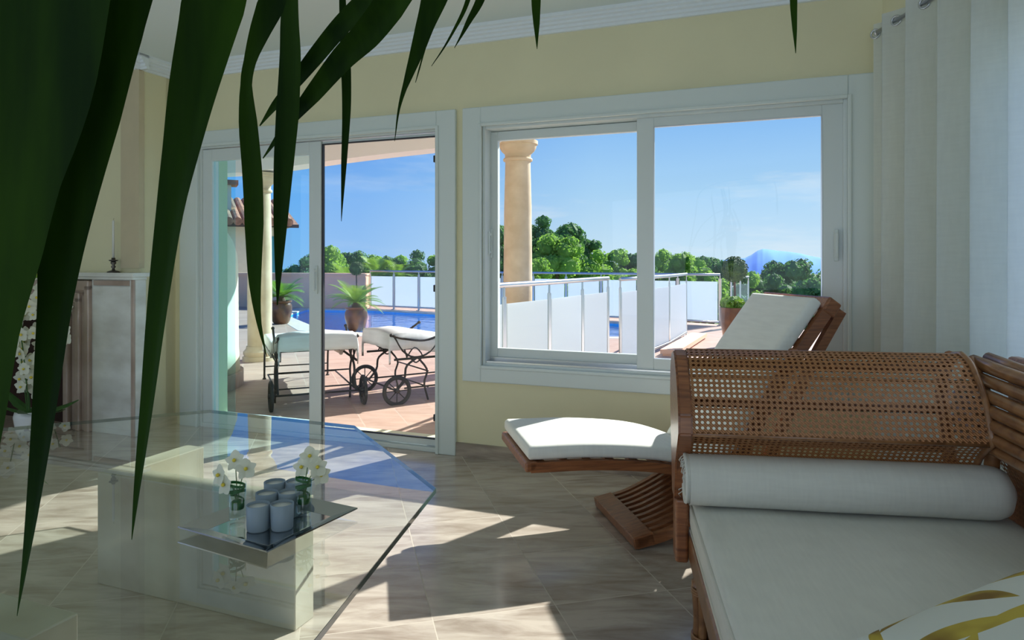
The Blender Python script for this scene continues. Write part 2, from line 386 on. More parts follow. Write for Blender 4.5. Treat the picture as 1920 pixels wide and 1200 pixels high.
M_['soot'] = pmat('fire_brick', (0.035, 0.012, 0.008), 0.9, noise_amt=0.4)
M_['glass'] = thin_glass('window_glass', (0.97, 0.985, 0.98), 1.35)
M_['glass_tint'] = thin_glass('tinted_window_glass', (0.80, 0.955, 0.985), 1.45)
M_['tableglass'] = thin_glass('table_glass', (0.92, 0.955, 0.94), 1.85)
M_['glassedge'] = pmat('polished_glass_edge', (0.03, 0.07, 0.065), 0.08, coat=0.5)
M_['mirror'] = pmat('silvered_glass', (0.50, 0.52, 0.53), 0.06, metal=1.0)
M_['vase'] = thin_glass('clear_vase_glass', (0.93, 0.97, 0.95), 1.6)
M_['ribbon'] = pmat('green_ribbon', (0.012, 0.14, 0.03), 0.5, trans=(0.2, (0.02, 0.2, 0.04)))
M_['frost'] = pmat('frosted_glass', (0.42, 0.52, 0.60), 0.4, trans=(0.4, (0.4, 0.5, 0.6)))
M_['petal'] = pmat('white_petal', (0.80, 0.82, 0.70), 0.6, trans=(0.3, (0.8, 0.8, 0.6)))
M_['yellow'] = pmat('yellow_centre', (0.75, 0.60, 0.06), 0.6)
M_['stem'] = pmat('green_stem', (0.05, 0.14, 0.03), 0.6)
M_['palm'] = pmat('palm_leaf', (0.018, 0.052, 0.002), 0.65, spec=0.1, col2=(0.004, 0.018, 0.002), nscale=30, stretch=(1, 1, 0.1), trans=(0.10, (0.03, 0.10, 0.005)))
M_['teak'] = wood_mat('teak_wood', (0.36, 0.135, 0.05), (0.15, 0.05, 0.02))
M_['rattan'] = wood_mat('rattan_pole', (0.33, 0.155, 0.06), (0.16, 0.065, 0.025), 0.32, (3, 3, 3), 0.4)
M_['cane'] = cane_mat('woven_cane', (0.44, 0.19, 0.065), (0.17, 0.06, 0.018))
M_['linen'] = fabric_mat('natural_linen', (0.70, 0.70, 0.64), amt=0.07, bump=0.12)
M_['chairpad'] = fabric_mat('ivory_canvas', (0.82, 0.83, 0.78), thread=700, amt=0.06)
M_['curtain'] = fabric_mat('curtain_linen', (0.80, 0.82, 0.80), thread=900, trans=0.52, tcol=(0.82, 0.90, 0.95), amt=0.10)
M_['steel'] = pmat('brushed_steel', (0.55, 0.57, 0.60), 0.28, metal=1.0)
M_['pewter'] = pmat('dark_pewter', (0.12, 0.11, 0.10), 0.4, metal=0.8)
M_['wax'] = pmat('pale_wax', (0.70, 0.73, 0.70), 0.5)
M_['iron'] = pmat('wrought_iron', (0.045, 0.04, 0.038), 0.5, metal=0.4)
M_['rubber'] = pmat('tyre_rubber', (0.02, 0.022, 0.022), 0.6)
M_['towel'] = fabric_mat('white_towel', (0.86, 0.87, 0.88), thread=400, trans=0.15)
M_['terrace'] = tile_mat('terracotta_tiles', 0.33, 0.35, (0.1, 0.1), (0.52, 0.36, 0.28), (0.43, 0.27, 0.20), (0.48, 0.36, 0.29), rough=0.6, gw=0.012)
M_['coping'] = pmat('pale_coping_stone', (0.72, 0.60, 0.50), 0.7, noise_amt=0.1)
M_['stucco'] = pmat('cream_stucco', (0.84, 0.74, 0.54), 0.85, noise_amt=0.05, bump=0.1)
M_['whitestucco'] = pmat('white_stucco', (0.84, 0.80, 0.76), 0.85, bump=0.05)
M_['salmon'] = pmat('salmon_stucco', (0.92, 0.56, 0.38), 0.85, noise_amt=0.05)
M_['column'] = pmat('sandstone_column', (0.74, 0.61, 0.42), 0.75, col2=(0.60, 0.47, 0.30), nscale=5)
M_['rooftile'] = pmat('clay_roof_tiles', (0.55, 0.25, 0.14), 0.8, col2=(0.30, 0.13, 0.08), nscale=6)
M_['darkwood'] = pmat('dark_eave_wood', (0.10, 0.05, 0.03), 0.7)
M_['teal'] = pmat('teal_shutter', (0.05, 0.30, 0.36), 0.5)
M_['frostpanel'] = pmat('frosted_panel', (0.72, 0.80, 0.84), 0.5, trans=(0.5, (0.80, 0.86, 0.90)))
M_['pooltile'] = pmat('blue_pool_mosaic', (0.07, 0.55, 0.98), 0.4, noise_amt=0.15, nscale=20)
M_['potglaze'] = pmat('brown_glazed_pot', (0.22, 0.085, 0.03), 0.3, col2=(0.09, 0.035, 0.015), nscale=5, coat=0.4)
M_['cycas'] = pmat('cycad_leaf', (0.26, 0.46, 0.06), 0.5, col2=(0.12, 0.28, 0.03), nscale=8, trans=(0.25, (0.3, 0.5, 0.05)))
M_['topiary'] = pmat('topiary_leaf', (0.10, 0.20, 0.04), 0.7, col2=(0.04, 0.10, 0.02), nscale=14)
M_['pine'] = pmat('pine_needles', (0.36, 0.58, 0.11), 0.8, col2=(0.12, 0.28, 0.05), nscale=1.5, trans=(0.4, (0.35, 0.62, 0.08)))
M_['pinedark'] = pmat('dark_pine_needles', (0.16, 0.32, 0.10), 0.8, trans=(0.3, (0.14, 0.34, 0.07)), col2=(0.05, 0.15, 0.06), nscale=1.5)
M_['bark'] = pmat('bark', (0.14, 0.09, 0.06), 0.9, bump=0.4)
M_['land'] = pmat('scrub_hillside', (0.10, 0.18, 0.05), 0.95, col2=(0.05, 0.10, 0.03), nscale=0.4)
M_['mountain'] = pmat('haze_tinted_mountain', (0.10, 0.35, 0.90), 0.95, col2=(0.08, 0.29, 0.78), nscale=0.01)  # blue of the distance haze is put into the base colour
M_['pinkhouse'] = pmat('pink_render', (0.70, 0.42, 0.34), 0.85)
M_['darkpane'] = pmat('dark_window_pane', (0.06, 0.09, 0.12), 0.2)
M_['foam'] = pmat('orchid_leaf', (0.03, 0.09, 0.02), 0.4)
M_['ceramic'] = pmat('white_ceramic', (0.75, 0.77, 0.78), 0.25)
# pool water: clear surface over blue mosaic
m = bpy.data.materials.new('pool_water'); nt, N, L = nodes_of(m)
fr = N('ShaderNodeFresnel'); fr.inputs[0].default_value = 1.2; t = N('ShaderNodeBsdfTransparent'); t.inputs[0].default_value = (0.68, 0.93, 0.99, 1)
g = N('ShaderNodeBsdfGlossy'); g.inputs['Roughness'].default_value = 0.02; mx = N('ShaderNodeMixShader'); out = N('ShaderNodeOutputMaterial')
tc = N('ShaderNodeTexCoord'); nz = N('ShaderNodeTexNoise'); nz.inputs['Scale'].default_value = 3.0; L(tc.outputs['Object'], nz.inputs['Vector'])
bp = N('ShaderNodeBump'); bp.inputs['Strength'].default_value = 0.35; bp.inputs['Distance'].default_value = 0.05; L(nz.outputs['Fac'], bp.inputs['Height']); L(bp.outputs[0], g.inputs['Normal']); L(bp.outputs[0], fr.inputs['Normal'])
hf = N('ShaderNodeMath'); hf.operation = 'MULTIPLY'; hf.inputs[1].default_value = 0.55; L(fr.outputs[0], hf.inputs[0]); L(hf.outputs[0], mx.inputs[0]); L(t.outputs[0], mx.inputs[1]); L(g.outputs[0], mx.inputs[2]); L(mx.outputs[0], out.inputs[0]); M_['water'] = m
# ================================================================== ROOM SHELL
CEIL = 2.74; CR0 = 2.644; D0 = 3.99; D1 = 4.27
cA = RM(0.531, D0, 0); cB = Vector((2.02, -3.3, 0)); cC = Vector((-5.7, -3.3, 0)); cD = RM((-5.7-3.68*NV.x)/U.x, 3.68, 0); cE = RM(-4.3, 3.68, 0); cF = RM(-4.3, D0, 0)
poly = [RM(0.75, 4.2, 0), Vector((2.25, 3.3, 0)), Vector((2.25, -3.5, 0)), Vector((-5.9, -3.5, 0)), RM((-5.9-3.85*NV.x)/U.x, 4.2, 0), RM(-4.4, 4.2, 0)]
b = MB(); b.prism([p+Vector((0, 0, -0.15)) for p in poly], (0, 0, 0.15)); struct(b.build('floor', M_['floor']))
b = MB(); b.prism([p+Vector((0, 0, CEIL)) for p in poly], (0, 0, 0.2)); struct(b.build('ceiling', M_['ceil']))
# window wall with its two openings
DU0, DU1, DZ = -4.057, -2.039, 2.12
WU0, WU1, WZ0, WZ1 = -1.725, 0.369, 0.585, 2.11
b = MB()
for (u0, u1, z0, z1) in ((-4.6, DU0, 0, CEIL), (DU0, DU1, DZ, CEIL), (DU1, WU0, 0, CEIL), (WU0, WU1, 0, WZ0), (WU0, WU1, WZ1, CEIL), (WU1, 0.62, 0, CEIL)):
    b.box(u0, u1, D0, D1, z0, z1)
b.box(DU0, DU1, 4.10, 4.40, -0.2, 0.0)
struct(b.build('wall_back', M_['wall'], M=ROOM))
# right wall behind the curtain, with a window opening
RD = (cA-cB).normalized(); RN = Vector((RD.y, -RD.x, 0))       # outward
def RW(s, o, z): p = cB+RD*s+RN*o; return Vector((p.x, p.y, z))
RMAT = Matrix(((RD.x, RN.x, 0, cB.x), (RD.y, RN.y, 0, cB.y), (0, 0, 1, 0), (0, 0, 0, 1)))
RL = (cA-cB).length
s0, s1 = RL-2.55, RL-0.85
b = MB()
for (a0, a1, z0, z1) in ((-0.2, s0, 0, CEIL), (s0, s1, 0, 0.6), (s0, s1, 2.1, CEIL), (s1, RL+0.05, 0, CEIL)): b.box(a0, a1, 0, 0.22, z0, z1)
struct(b.build('wall_right', M_['wall'], M=RMAT))
w2 = MB(); w2.box(s0, s1, 0.08, 0.14, 0.6, 0.66); w2.box(s0, s1, 0.08, 0.14, 2.04, 2.1)
for a in (s0, (s0+s1)/2-0.03, s1-0.06): w2.box(a, a+0.06, 0.08, 0.14, 0.66, 2.04)
wo2 = struct(w2.build('window_2', M_['frame'], M=RMAT))
g2 = MB(); g2.box(s0+.06, s1-.06, 0.105, 0.111, 0.66, 2.04); g2.build('pane', M_['glass'], wo2, M=RMAT)
# left part: chimney wall parallel to the window wall, its short return, the far left wall with a side window
b = MB(); uE = -4.3; uD = (-5.9-3.68*NV.x)/U.x
b.box(uD, uE, 3.68, 3.98, 0, CEIL); b.box(-4.62, uE, 3.9, 4.27, 0, CEIL)
struct(b.build('wall_left', M_['wall'], M=ROOM))
b = MB(); b.box(uE-0.17, uE+0.012, 3.655, 3.70, 1.2, CR0); struct(b.build('trim_pilaster', M_['tan'], M=ROOM))
b = MB()
for (y0, y1, z0, z1) in ((-3.5, -1.3, 0, CEIL), (-1.3, 2.5, 0, 0.3), (-1.3, 2.5, 2.4, CEIL), (2.5, 6.3, 0, CEIL)): b.box(-5.9, -5.7, y0, y1, z0, z1)
struct(b.build('wall_side', M_['wall']))
b = MB()
for (x0, x1, z0, z1) in ((-5.9, -4.5, 0, CEIL), (-4.5, 1.0, 0, 0.2), (-4.5, 1.0, 2.4, CEIL), (1.0, 2.25, 0, CEIL)): b.box(x0, x1, -3.5, -3.3, z0, z1)
struct(b.build('wall_rear', M_['wall']))
# crown moulding, stepped
def crown(name, p0, p1, inward, ext0=0, ext1=0):
    d = (p1-p0).normalized(); p0 = p0-d*ext0; p1 = p1+d*ext1
    prof = [(0, CR0-0.004), (0.02, CR0-0.004), (0.02, CR0+0.012), (0.034, CR0+0.016), (0.034, CR0+0.032), (0.05, CR0+0.038), (0.05, CR0+0.052), (0.066, CR0+0.058), (0.066, CR0+0.07), (0.082, CR0+0.076), (0.082, CEIL), (0, CEIL)]
    b = MB(); b.prism([p0+inward*o+Vector((0, 0, z)) for o, z in prof], p1-p0)
    return struct(b.build(name, M_['crown']))
crown('trim_1', cF, cA, -NV); crown('trim_2', RM(uD, 3.68, 0), cE, -NV, 0, 0.082); crown('trim_3', cE, cF, U, 0.082, 0)
crown('trim_4', cA, cB, -RN)
# marble skirting
b = MB(); b.box(-1.905, 0.531, 3.972, 3.99, 0, 0.085); struct(b.build('baseboard_back', M_['base'], M=ROOM))
b = MB(); b.box(uE, uE+0.018, 3.68, 3.99, 0, 0.085); struct(b.build('baseboard_left', M_['base'], M=ROOM))
b = MB(); b.box(0, RL, -0.018, 0, 0, 0.085); struct(b.build('baseboard_right', M_['base'], M=RMAT))

# ------------------------------------------------------------------ window_1
def framebox(b, u0, u1, z0, z1, t, n0, n1, bev=0.004, tl=None, tr=None, tb=None, tt=None):
    tl = tl or t; tr = tr or t; tb = tb or t; tt = tt or t
    b.box(u0, u0+tl, n0, n1, z0, z1, bev=bev); b.box(u1-tr, u1, n0, n1, z0, z1, bev=bev)
    b.box(u0+tl-.001, u1-tr+.001, n0, n1, z0, z0+tb, bev=bev); b.box(u0+tl-.001, u1-tr+.001, n0, n1, z1-tt, z1, bev=bev)
win = MB(); framebox(win, WU0, WU1, WZ0, WZ1, 0.022, 3.985, 4.20); wr = struct(win.build('window_1', M_['frame'], M=ROOM))
cs = MB()
framebox(cs, -1.855, 0.50, 0.486, 2.228, 0.128, 3.962, 3.992, bev=0.006, tr=0.131, tb=0.099, tt=0.118)
framebox(cs, -1.742, 0.386, 0.572, 2.124, 0.02, 3.952, 3.975, bev=0.005)
cs.build('casing', M_['trim'], wr, M=ROOM)
# outer sash (left) and inner sash (right)
sl = MB(); framebox(sl, -1.722, -0.68, 0.612, 2.085, 0.066, 4.075, 4.115, tb=0.08, tt=0.058, tr=0.06)
so = sl.build('sash', M_['frame'], wr, M=ROOM)
g = MB(); g.box(-1.66, -0.735, 4.092, 4.097, 0.688, 2.03); g.build('pane', M_['glass'], so, M=ROOM)
sr = MB(); framebox(sr, -0.748, 0.356, 0.606, 2.104, 0.10, 4.015, 4.055, tr=0.11, tb=0.076, tt=0.07)
so2 = sr.build('sash', M_['frame'], wr, M=ROOM)
g = MB(); g.box(-0.652, 0.25, 4.032, 4.037, 0.678, 2.038); g.build('pane', M_['glass'], so2, M=ROOM)
gk = MB()
for (u0, u1, z0, z1) in ((-0.65, -0.644, .68, 2.036), (0.241, 0.247, .68, 2.036), (-0.65, .247, .68, .685), (-0.65, .247, 2.031, 2.036)): gk.box(u0, u1, 4.013, 4.02, z0, z1)
gk.build('gasket', M_['steel'], so2, M=ROOM)
tk = MB(); tk.box(WU0+.02, WU1-.02, 3.996, 4.12, WZ0+.02, WZ0+.032); tk.box(WU0+.02, WU1-.02, 4.058, 4.072, WZ0+.03, WZ0+.05)
tk.build('track', M_['steel'], wr, M=ROOM)
bk = MB(); bk.box(-0.752, -0.742, 4.056, 4.10, 0.61, 0.66); bk.box(-0.752, -0.742, 4.056, 4.10, 2.03, 2.085); bk.build('brush_seal', M_['black'], wr, M=ROOM)
def handle(u, n, z0, z1, par):
    h = MB(); h.box(u-.011, u+.011, n-.012, n, z0, z1, bev=.004); h.box(u-.006, u+.006, n-.035, n-.01, z0+.03, z0+.045, bev=.002); h.box(u-.006, u+.006, n-.035, n-.01, z1-.045, z1-.03, bev=.002)
    h.box(u-.008, u+.008, n-.045, n-.033, z0+.02, z1-.02, bev=.003)
    return h.build('handle', M_['trim'], par, M=ROOM)
handle(0.315, 4.013, 1.25, 1.42, so2); handle(-1.70, 4.073, 1.27, 1.46, so)

# ------------------------------------------------------------------ door_1 (sliding terrace door)
dr = MB(); framebox(dr, DU0, DU1, 0.0, DZ, 0.02, 3.985, 4.16, tb=0.03); dw = struct(dr.build('door_1', M_['frame'], M=ROOM))
cs = MB(); 
cs.box(-4.233, DU0+.004, 3.962, 3.992, 0, 2.228, bev=.006); cs.box(DU1-.004, -1.905, 3.962, 3.992, 0, 2.228, bev=.006); cs.box(DU0+.003, DU1-.003, 3.962, 3.992, 2.116, 2.228, bev=.006)
cs.box(DU0-.016, DU0+.006, 3.952, 3.972, 0, 2.13, bev=.004); cs.box(DU1-.006, DU1+.016, 3.952, 3.972, 0, 2.13, bev=.004); cs.box(DU0, DU1, 3.952, 3.972, 2.11, 2.132, bev=.004)
cs.build('casing', M_['trim'], dw, M=ROOM)
ls = MB(); framebox(ls, -4.04, -2.966, 0.03, 2.095, 0.092, 4.0, 4.04, tr=0.10, tb=0.09, tt=0.09)
lo = ls.build('sash', M_['frame'], dw, M=ROOM)
g = MB(); g.box(-3.96, -3.06, 4.017, 4.022, 0.11, 2.01); g.build('pane', M_['glass_tint'], lo, M=ROOM)
handle(-3.0, 4.0, 1.02, 1.22, lo)
rs = MB(); framebox(rs, -2.968, -2.045, 0.032, 2.095, 0.012, 4.02, 4.035, tb=0.05, tt=0.022, tl=0.012, tr=.012)
ro = rs.build('sash', M_['frame'], dw, M=ROOM)
gk = MB(); framebox(gk, -2.962, -2.055, 0.078, 2.076, 0.008, 4.008, 4.03, bev=0.001); gk.build('gasket', M_['black'], ro, M=ROOM)
g = MB(); g.box(-2.956, -2.06, 4.022, 4.027, 0.084, 2.07); g.build('pane', M_['glass'], ro, M=ROOM)
for z in (1.90, 1.05, 0.20):
    h = MB(); h.box(-2.082, -2.054, 4.0, 4.03, z, z+.045, bev=.003); h.build('hinge', M_['black'], ro, M=ROOM)
sb = MB(); sb.box(-3.962, -3.80, 4.075, 4.082, 0.10, 2.02); sb.build('folded_pane', M_['glass_tint'], dw, M=ROOM)
th = MB(); th.box(DU0+.02, DU1-.02, 3.99, 4.14, 0.0, 0.028); th.build('threshold', M_['steel'], dw, M=ROOM)

# ================================================================== FIREPLACE
fp = thing('fireplace', 'marble fireplace with moulded rose frame and white side panel under the chimney breast', 'fireplace', RM(-5.0, 3.58, 0), -TH)
def fb(name, boxes, mat, par, bev=0.004):
    b = MB()
    for q in boxes: b.box(*q, bev=bev)
    return b.build(name, mat, par)
# local x = along the wall, local y = into the wall
fb('mantelshelf', [(-1.35, 0.79, -0.045, 0.11, 1.138, 1.168), (-1.35, 0.775, -0.03, 0.09, 1.118, 1.138)], M_['whitemarble'], fp)
fb('side_panel', [(0.33, 0.765, 0.0, 0.09, 0.0, 1.118), (0.35, 0.72, -0.008, 0.002, 0.04, 1.07), (0.72, 0.757, -0.01, 0.002, 0, 1.118)], M_['whitemarble'], fp)
fb('frame_edge', [(0.735, 0.765, -0.014, 0.0, 0.0, 1.118), (0.36, 0.72, -0.012, 0.0, 1.075, 1.112)], M_['pinkmarble'], fp)
mb = MB()
for k, (a, dpt) in enumerate(((0.33, 0.03), (0.285, 0.012), (0.24, 0.035), (0.185, 0.015), (0.13, 0.045))):
    x1 = a; x0 = a-0.05
    mb.box(x0, x1, -dpt, 0.09, 0, 1.08-(0.33-a), bev=0.012, seg=3)
    mb.box(-1.05, x1, -dpt, 0.09, 1.08-(0.33-a)-0.05, 1.08-(0.33-a)+0.03, bev=0.012, seg=3)
mb.build('moulded_frame', M_['pinkmarble'], fp)
fb('firebox', [(-1.1, 0.09, 0.088, 0.096, 0, 0.86)], M_['soot'], fp)
fb('hearth', [(-1.2, 0.1, -0.25, 0.08, 0.001, 0.02)], M_['pinkmarble'], fp)

ch = thing('candlestick', 'dark pewter candlestick standing on the marble mantelshelf', 'candlestick', RM(-4.50, 3.62, 1.168))
b = MB(); b.lathe([(0.001, 0), (0.042, 0), (0.044, 0.006), (0.03, 0.012), (0.012, 0.018)]); b.build('base', M_['pewter'], ch, smooth=True)
b = MB(); b.lathe([(0.012, 0.016), (0.008, 0.03), (0.017, 0.042), (0.008, 0.055), (0.02, 0.07), (0.014, 0.082)]); b.build('stem', M_['pewter'], ch, smooth=True)
b = MB(); b.lathe([(0.012, 0.08), (0.03, 0.086), (0.031, 0.092), (0.013, 0.094), (0.013, 0.108), (0.009, 0.108), (0.009, 0.1)]); b.build('drip_pan', M_['pewter'], ch, smooth=True)
c = thing('candle', 'tall thin pale candle in the pewter holder on the mantel', 'candle', RM(-4.50, 3.62, 1.27))
b = MB(); b.lathe([(0.0085, 0), (0.0085, 0.27), (0.006, 0.278), (0.001, 0.28)], seg=12); b.build('wax_stick', M_['wax'], c, smooth=True)
b = MB(); b.tube([(0, 0, 0.279), (0.001, 0, 0.288), (0.003, 0, 0.296)], 0.001, seg=5); b.build('wick', M_['black'], c)

# orchids on the hearth, left of frame
oc = thing('potted_orchid', 'white orchids with yellow centres massed in front of the dark fireplace', 'plant', PX(62, 815, 4.72).xy.to_3d()+Vector((0, 0, 0.022)))
b = MB(); b.lathe([(0.07, 0), (0.10, 0.06), (0.115, 0.16), (0.105, 0.2), (0.095, 0.2), (0.095, 0.17), (0.001, 0.17)]); b.build('pot', M_['ceramic'], oc, smooth=True)
def petal(b, c, nrm, ang, ln, wd, cup=0.2):
    nrm = nrm.normalized(); a = nrm.orthogonal().normalized(); bb = nrm.cross(a)
    d = a*math.cos(ang)+bb*math.sin(ang); sd = nrm.cross(d)
    row = []
    for i in range(5):
        t = i/4; ww = wd*math.sin(PI*min(0.97, 0.12+0.85*t))**0.7; p = c+d*ln*t+nrm*cup*ln*(t*t)
        row.append((b.bm.verts.new(p-sd*ww), b.bm.verts.new(p+nrm*0.12*ww), b.bm.verts.new(p+sd*ww)))
    for A, B in zip(row, row[1:]):
        b.bm.faces.new((A[0], A[1], B[1], B[0])); b.bm.faces.new((A[1], A[2], B[2], B[1]))
def orchid_flower(b, by, c, nrm, r):
    for k in range(5): petal(b, c, nrm, 2*PI*k/5+0.3, r, r*(0.55 if k % 2 else 0.38), 0.12)
    by.ball(c+nrm.normalized()*r*0.2, r*0.2, 1)
rnd = random.Random(3)
stems = MB(); by = MB(); nfl = 0; fl = []
for k in range(7):
    a0 = 2*PI*k/7; tip = Vector((0.17*math.cos(a0)+0.02, 0.12*math.sin(a0), 0.75+0.38*((k*3 % 7)/6)))
    pts = [Vector((0.03*math.cos(a0), 0.03*math.sin(a0), 0.16)).lerp(tip, t)+Vector((0, 0, 0.1*math.sin(PI*t))) for t in [i/10 for i in range(11)]]
    stems.tube(pts, 0.004, seg=6)
    for i in range(2, 11):
        p = pts[i]+Vector((rnd.uniform(-.05, .05), rnd.uniform(-.06, .03), rnd.uniform(-.03, .03)))
        fl.append((p, Vector((rnd.uniform(-.4, .9), -1, rnd.uniform(-.3, .4)))))
stems.build('stem', M_['stem'], oc)
for i, (p, nr) in enumerate(fl):
    fb_ = MB(); by_ = MB(); orchid_flower(fb_, by_, p, nr, rnd.uniform(0.042, 0.055))
    fo = fb_.build('flower', M_['petal'], oc, smooth=True); by_.build('flower_centre', M_['yellow'], fo, smooth=True)
for k in range(6):
    lf = MB(); petal(lf, Vector((0, 0, 0.18)), Vector((0.2, 0, 1)), k*1.05, 0.26, 0.045, 0.35); lf.build('leaf', M_['stem'], oc)
for k in range(4):
    lf = MB(); petal(lf, Vector((0.02, -0.02, 1.12)), Vector((0.2, -0.5, 1)), k*1.6, 0.09, 0.02, 0.5); lf.build('leaf', M_['cycas'], oc)

# ================================================================== GLASS TABLE
H = 0.45; TZ = H
tb_top = [(-.27, 2.41), (-.77, 3.33), (-1.63, 3.68)]
C0 = Vector((-.27, 2.41)); B0 = Vector((-.77, 3.33)); A0 = Vector((-1.63, 3.68))
cen = Vector((-1.42, 2.40))
tpts = [(-.42, 1.44), (-.27, 2.41), (-.77, 3.33), (-1.63, 3.68), (-2.45, 3.28), (-2.80, 2.36), (-2.55, 1.40), (-1.90, 0.78), (-1.0, 0.72)]
tt = thing('glass_table', 'large low octagonal glass table on veined marble block supports', 'table', (-1.45, 2.2, 0))
off = Vector((1.45, -2.2, 0))
b = MB(); b.prism([Vector((x, y, TZ-0.018))+off for x, y in tpts], (0, 0, 0.018)); top = b.build('glass_top', M_['tableglass'], tt)
ed = MB()
n = len(tpts)
for i in range(n):
    p = Vector((*tpts[i], 0)); q = Vector((*tpts[(i+1) % n], 0)); d = (q-p).normalized(); nr = Vector((d.y, -d.x, 0))
    if nr.dot(Vector((p.x+q.x, p.y+q.y, 0))/2-Vector((-1.45, 2.2, 0))) < 0: nr = -nr
    ed.prism([p+off+Vector((0, 0, TZ-0.017))+nr*0.0005, p+off+Vector((0, 0, TZ-0.001))+nr*0.0005, p+off+Vector((0, 0, TZ-0.001))+nr*0.002, p+off+Vector((0, 0, TZ-0.017))+nr*0.002], q-p)
ed.build('polished_edge', M_['glassedge'], top)
def block(cx, cy, sx, sy, rz, name='marble_support'):
    M = Matrix.Translation(Vector((cx, cy, 0))+off) @ Matrix.Rotation(rz, 4, 'Z')
    b = MB(); b.box(-sx/2, sx/2, -sy/2, sy/2, 0.0, TZ-0.019, bev=0.004)
    return b.build(name, M_['marble'], tt, M=M)
# front block: nearest edge from (-1.61,2.68) to (-.733,2.305)
p0 = Vector((-1.61, 2.65)); p1 = Vector((-.733, 2.305)); mid = (p0+p1)/2; dv = (p1-p0).normalized(); nv = Vector((-dv.y, dv.x))
cc = mid+nv*0.05
block(cc.x, cc.y, (p1-p0).length, 0.10, math.atan2(dv.y, dv.x))
cc = p0+dv*0.05+nv*0.265
block(cc.x, cc.y, 0.10, 0.33, math.atan2(dv.y, dv.x))
cb = Vector((-1.01, 1.59))-dv*0.42-nv*0.21+Vector((0, 0))
block(cb.x, cb.y, 0.84, 0.42, math.atan2(dv.y, dv.x))

# tray with vases and votives
tc_ = (FL(360, 978, H+.02)+FL(652, 965, H+.02))/2
q0 = FL(480, 1048, H+.02); q1 = FL(652, 965, H+.02); tdir = (q1-q0).normalized(); trz = math.atan2(tdir.y, tdir.x)
tr = thing('mirrored_tray', 'square silvered glass tray lying on the glass table', 'tray', (tc_.x, tc_.y, TZ), trz)
b = MB(); b.box(-.125, .125, -.125, .125, 0.0005, 0.006, bev=.001); b.build('tray_floor', M_['mirror'], tr)
b = MB(); hs, hi, zt = 0.182, 0.125, 0.020
for k in range(4):
    a = k*PI/2; ro_ = Matrix.Rotation(a, 4, 'Z')
    P = [Vector((-hi, -hi, .002)), Vector((hi, -hi, .002)), Vector((hs, -hs, zt)), Vector((-hs, -hs, zt))]
    top_ = [b.bm.verts.new(ro_ @ (p+Vector((0, 0, .004)))) for p in P]; bot = [b.bm.verts.new(ro_ @ p) for p in P]
    b.bm.faces.new(top_); b.bm.faces.new(bot[::-1])
    for i in range(4): b.bm.faces.new((top_[i], bot[i], bot[(i+1) % 4], top_[(i+1) % 4]))
b.build('tray_rim', M_['mirror'], tr)
TB = TZ+0.0065
def vase(loc, label, fls):
    v = thing('flower_vase', label, 'vase', loc, 0, 'orchid vases on the tray')
    b = MB(); b.lathe([(0.001, 0.0), (0.022, 0.0), (0.023, 0.004), (0.0235, 0.02), (0.027, 0.125), (0.0255, 0.125), (0.022, 0.018), (0.001, 0.016)], seg=28); b.build('glass_tube', M_['vase'], v, smooth=True)
    rb = MB()
    rb.lathe([(0.001, 0.045), (0.019, 0.046), (0.020, 0.056), (0.020, 0.066), (0.012, 0.072), (0.001, 0.072)], seg=16)
    for zc in (0.098, 0.118):
        rb.grid(lambda i, j, zc=zc: Vector((0.0238*math.cos(2*PI*i), 0.0238*math.sin(2*PI*i), zc+0.006*math.sin(2*PI*i+zc*90)-0.004+0.008*j)), 24, 2)
    rb.tube([(0.018*math.cos(t*7), 0.018*math.sin(t*7), 0.066+0.045*t) for t in [i/20 for i in range(21)]], 0.003, seg=6)
    rb.build('green_ribbon', M_['ribbon'], v, smooth=True)
    st = MB()
    for (p, nr) in fls: st.tube([Vector((0, 0, 0.05)), Vector((p[0]*0.25, p[1]*0.25, 0.11)), Vector((p[0]*0.8, p[1]*0.8, p[2]-0.01)), Vector(p)], 0.0014, seg=5)
    st.build('stem', M_['stem'], v)
    for (p, nr) in fls:
        fb_ = MB(); by_ = MB(); orchid_flower(fb_, by_, Vector(p), Vector(nr), 0.032); fo = fb_.build('flower', M_['petal'], v, smooth=True); by_.build('flower_centre', M_['yellow'], fo, smooth=True)
    return v
vl = FL(445, 982, TB); vr = FL(569, 971, TB)
vase(vl, 'left clear vase on the tray, tied with green ribbon and holding white orchids leaning left', [((-.05, -.01, .15), (-.7, -1, .3)), ((-.015, .02, .185), (-.2, -1, .5)), ((-.03, -.02, .125), (-.5, -1, .1)), ((.025, .0, .165), (.4, -1, .5))])
vase(vr, 'right clear vase on the tray, tied with green ribbon and holding white orchids leaning right', [((.045, -.01, .16), (.5, -1, .3)), ((.02, .0, .19), (.1, -1, .6)), ((.05, .01, .13), (.7, -1, .1)), ((-.01, .02, .15), (-.3, -1, .5))])
vot = None
names = {(0, 0): 'front left', (1, 0): 'front right', (0, 1): 'middle left', (1, 1): 'middle right', (0, 2): 'back left', (1, 2): 'back right'}
c00 = FL(484, 993, TB); ex = (FL(528, 991, TB)-c00); ey = Vector((-.012, 0.105, 0))
for (i, j), nm in names.items():
    p = c00+ex*i*1.02+ey*j; p.z = TB
    lab = 'frosted glass votive on the tray, %s of the six' % nm
    if vot is None:
        vot = thing('votive_glass', lab, 'candle holder', p, 0, 'frosted votives on the tray')
        b = MB(); b.lathe([(0.001, 0), (0.029, 0), (0.032, 0.004), (0.034, 0.075), (0.0315, 0.076), (0.029, 0.012), (0.001, 0.01)], seg=28); b.build('frosted_cup', M_['frost'], vot, smooth=True)
        b = MB(); b.lathe([(0.001, 0.011), (0.0285, 0.011), (0.0305, 0.068), (0.001, 0.069)], seg=20); b.build('wax', M_['wax'], vot, smooth=True)
    else: copy_tree(vot, p, 0, lab)
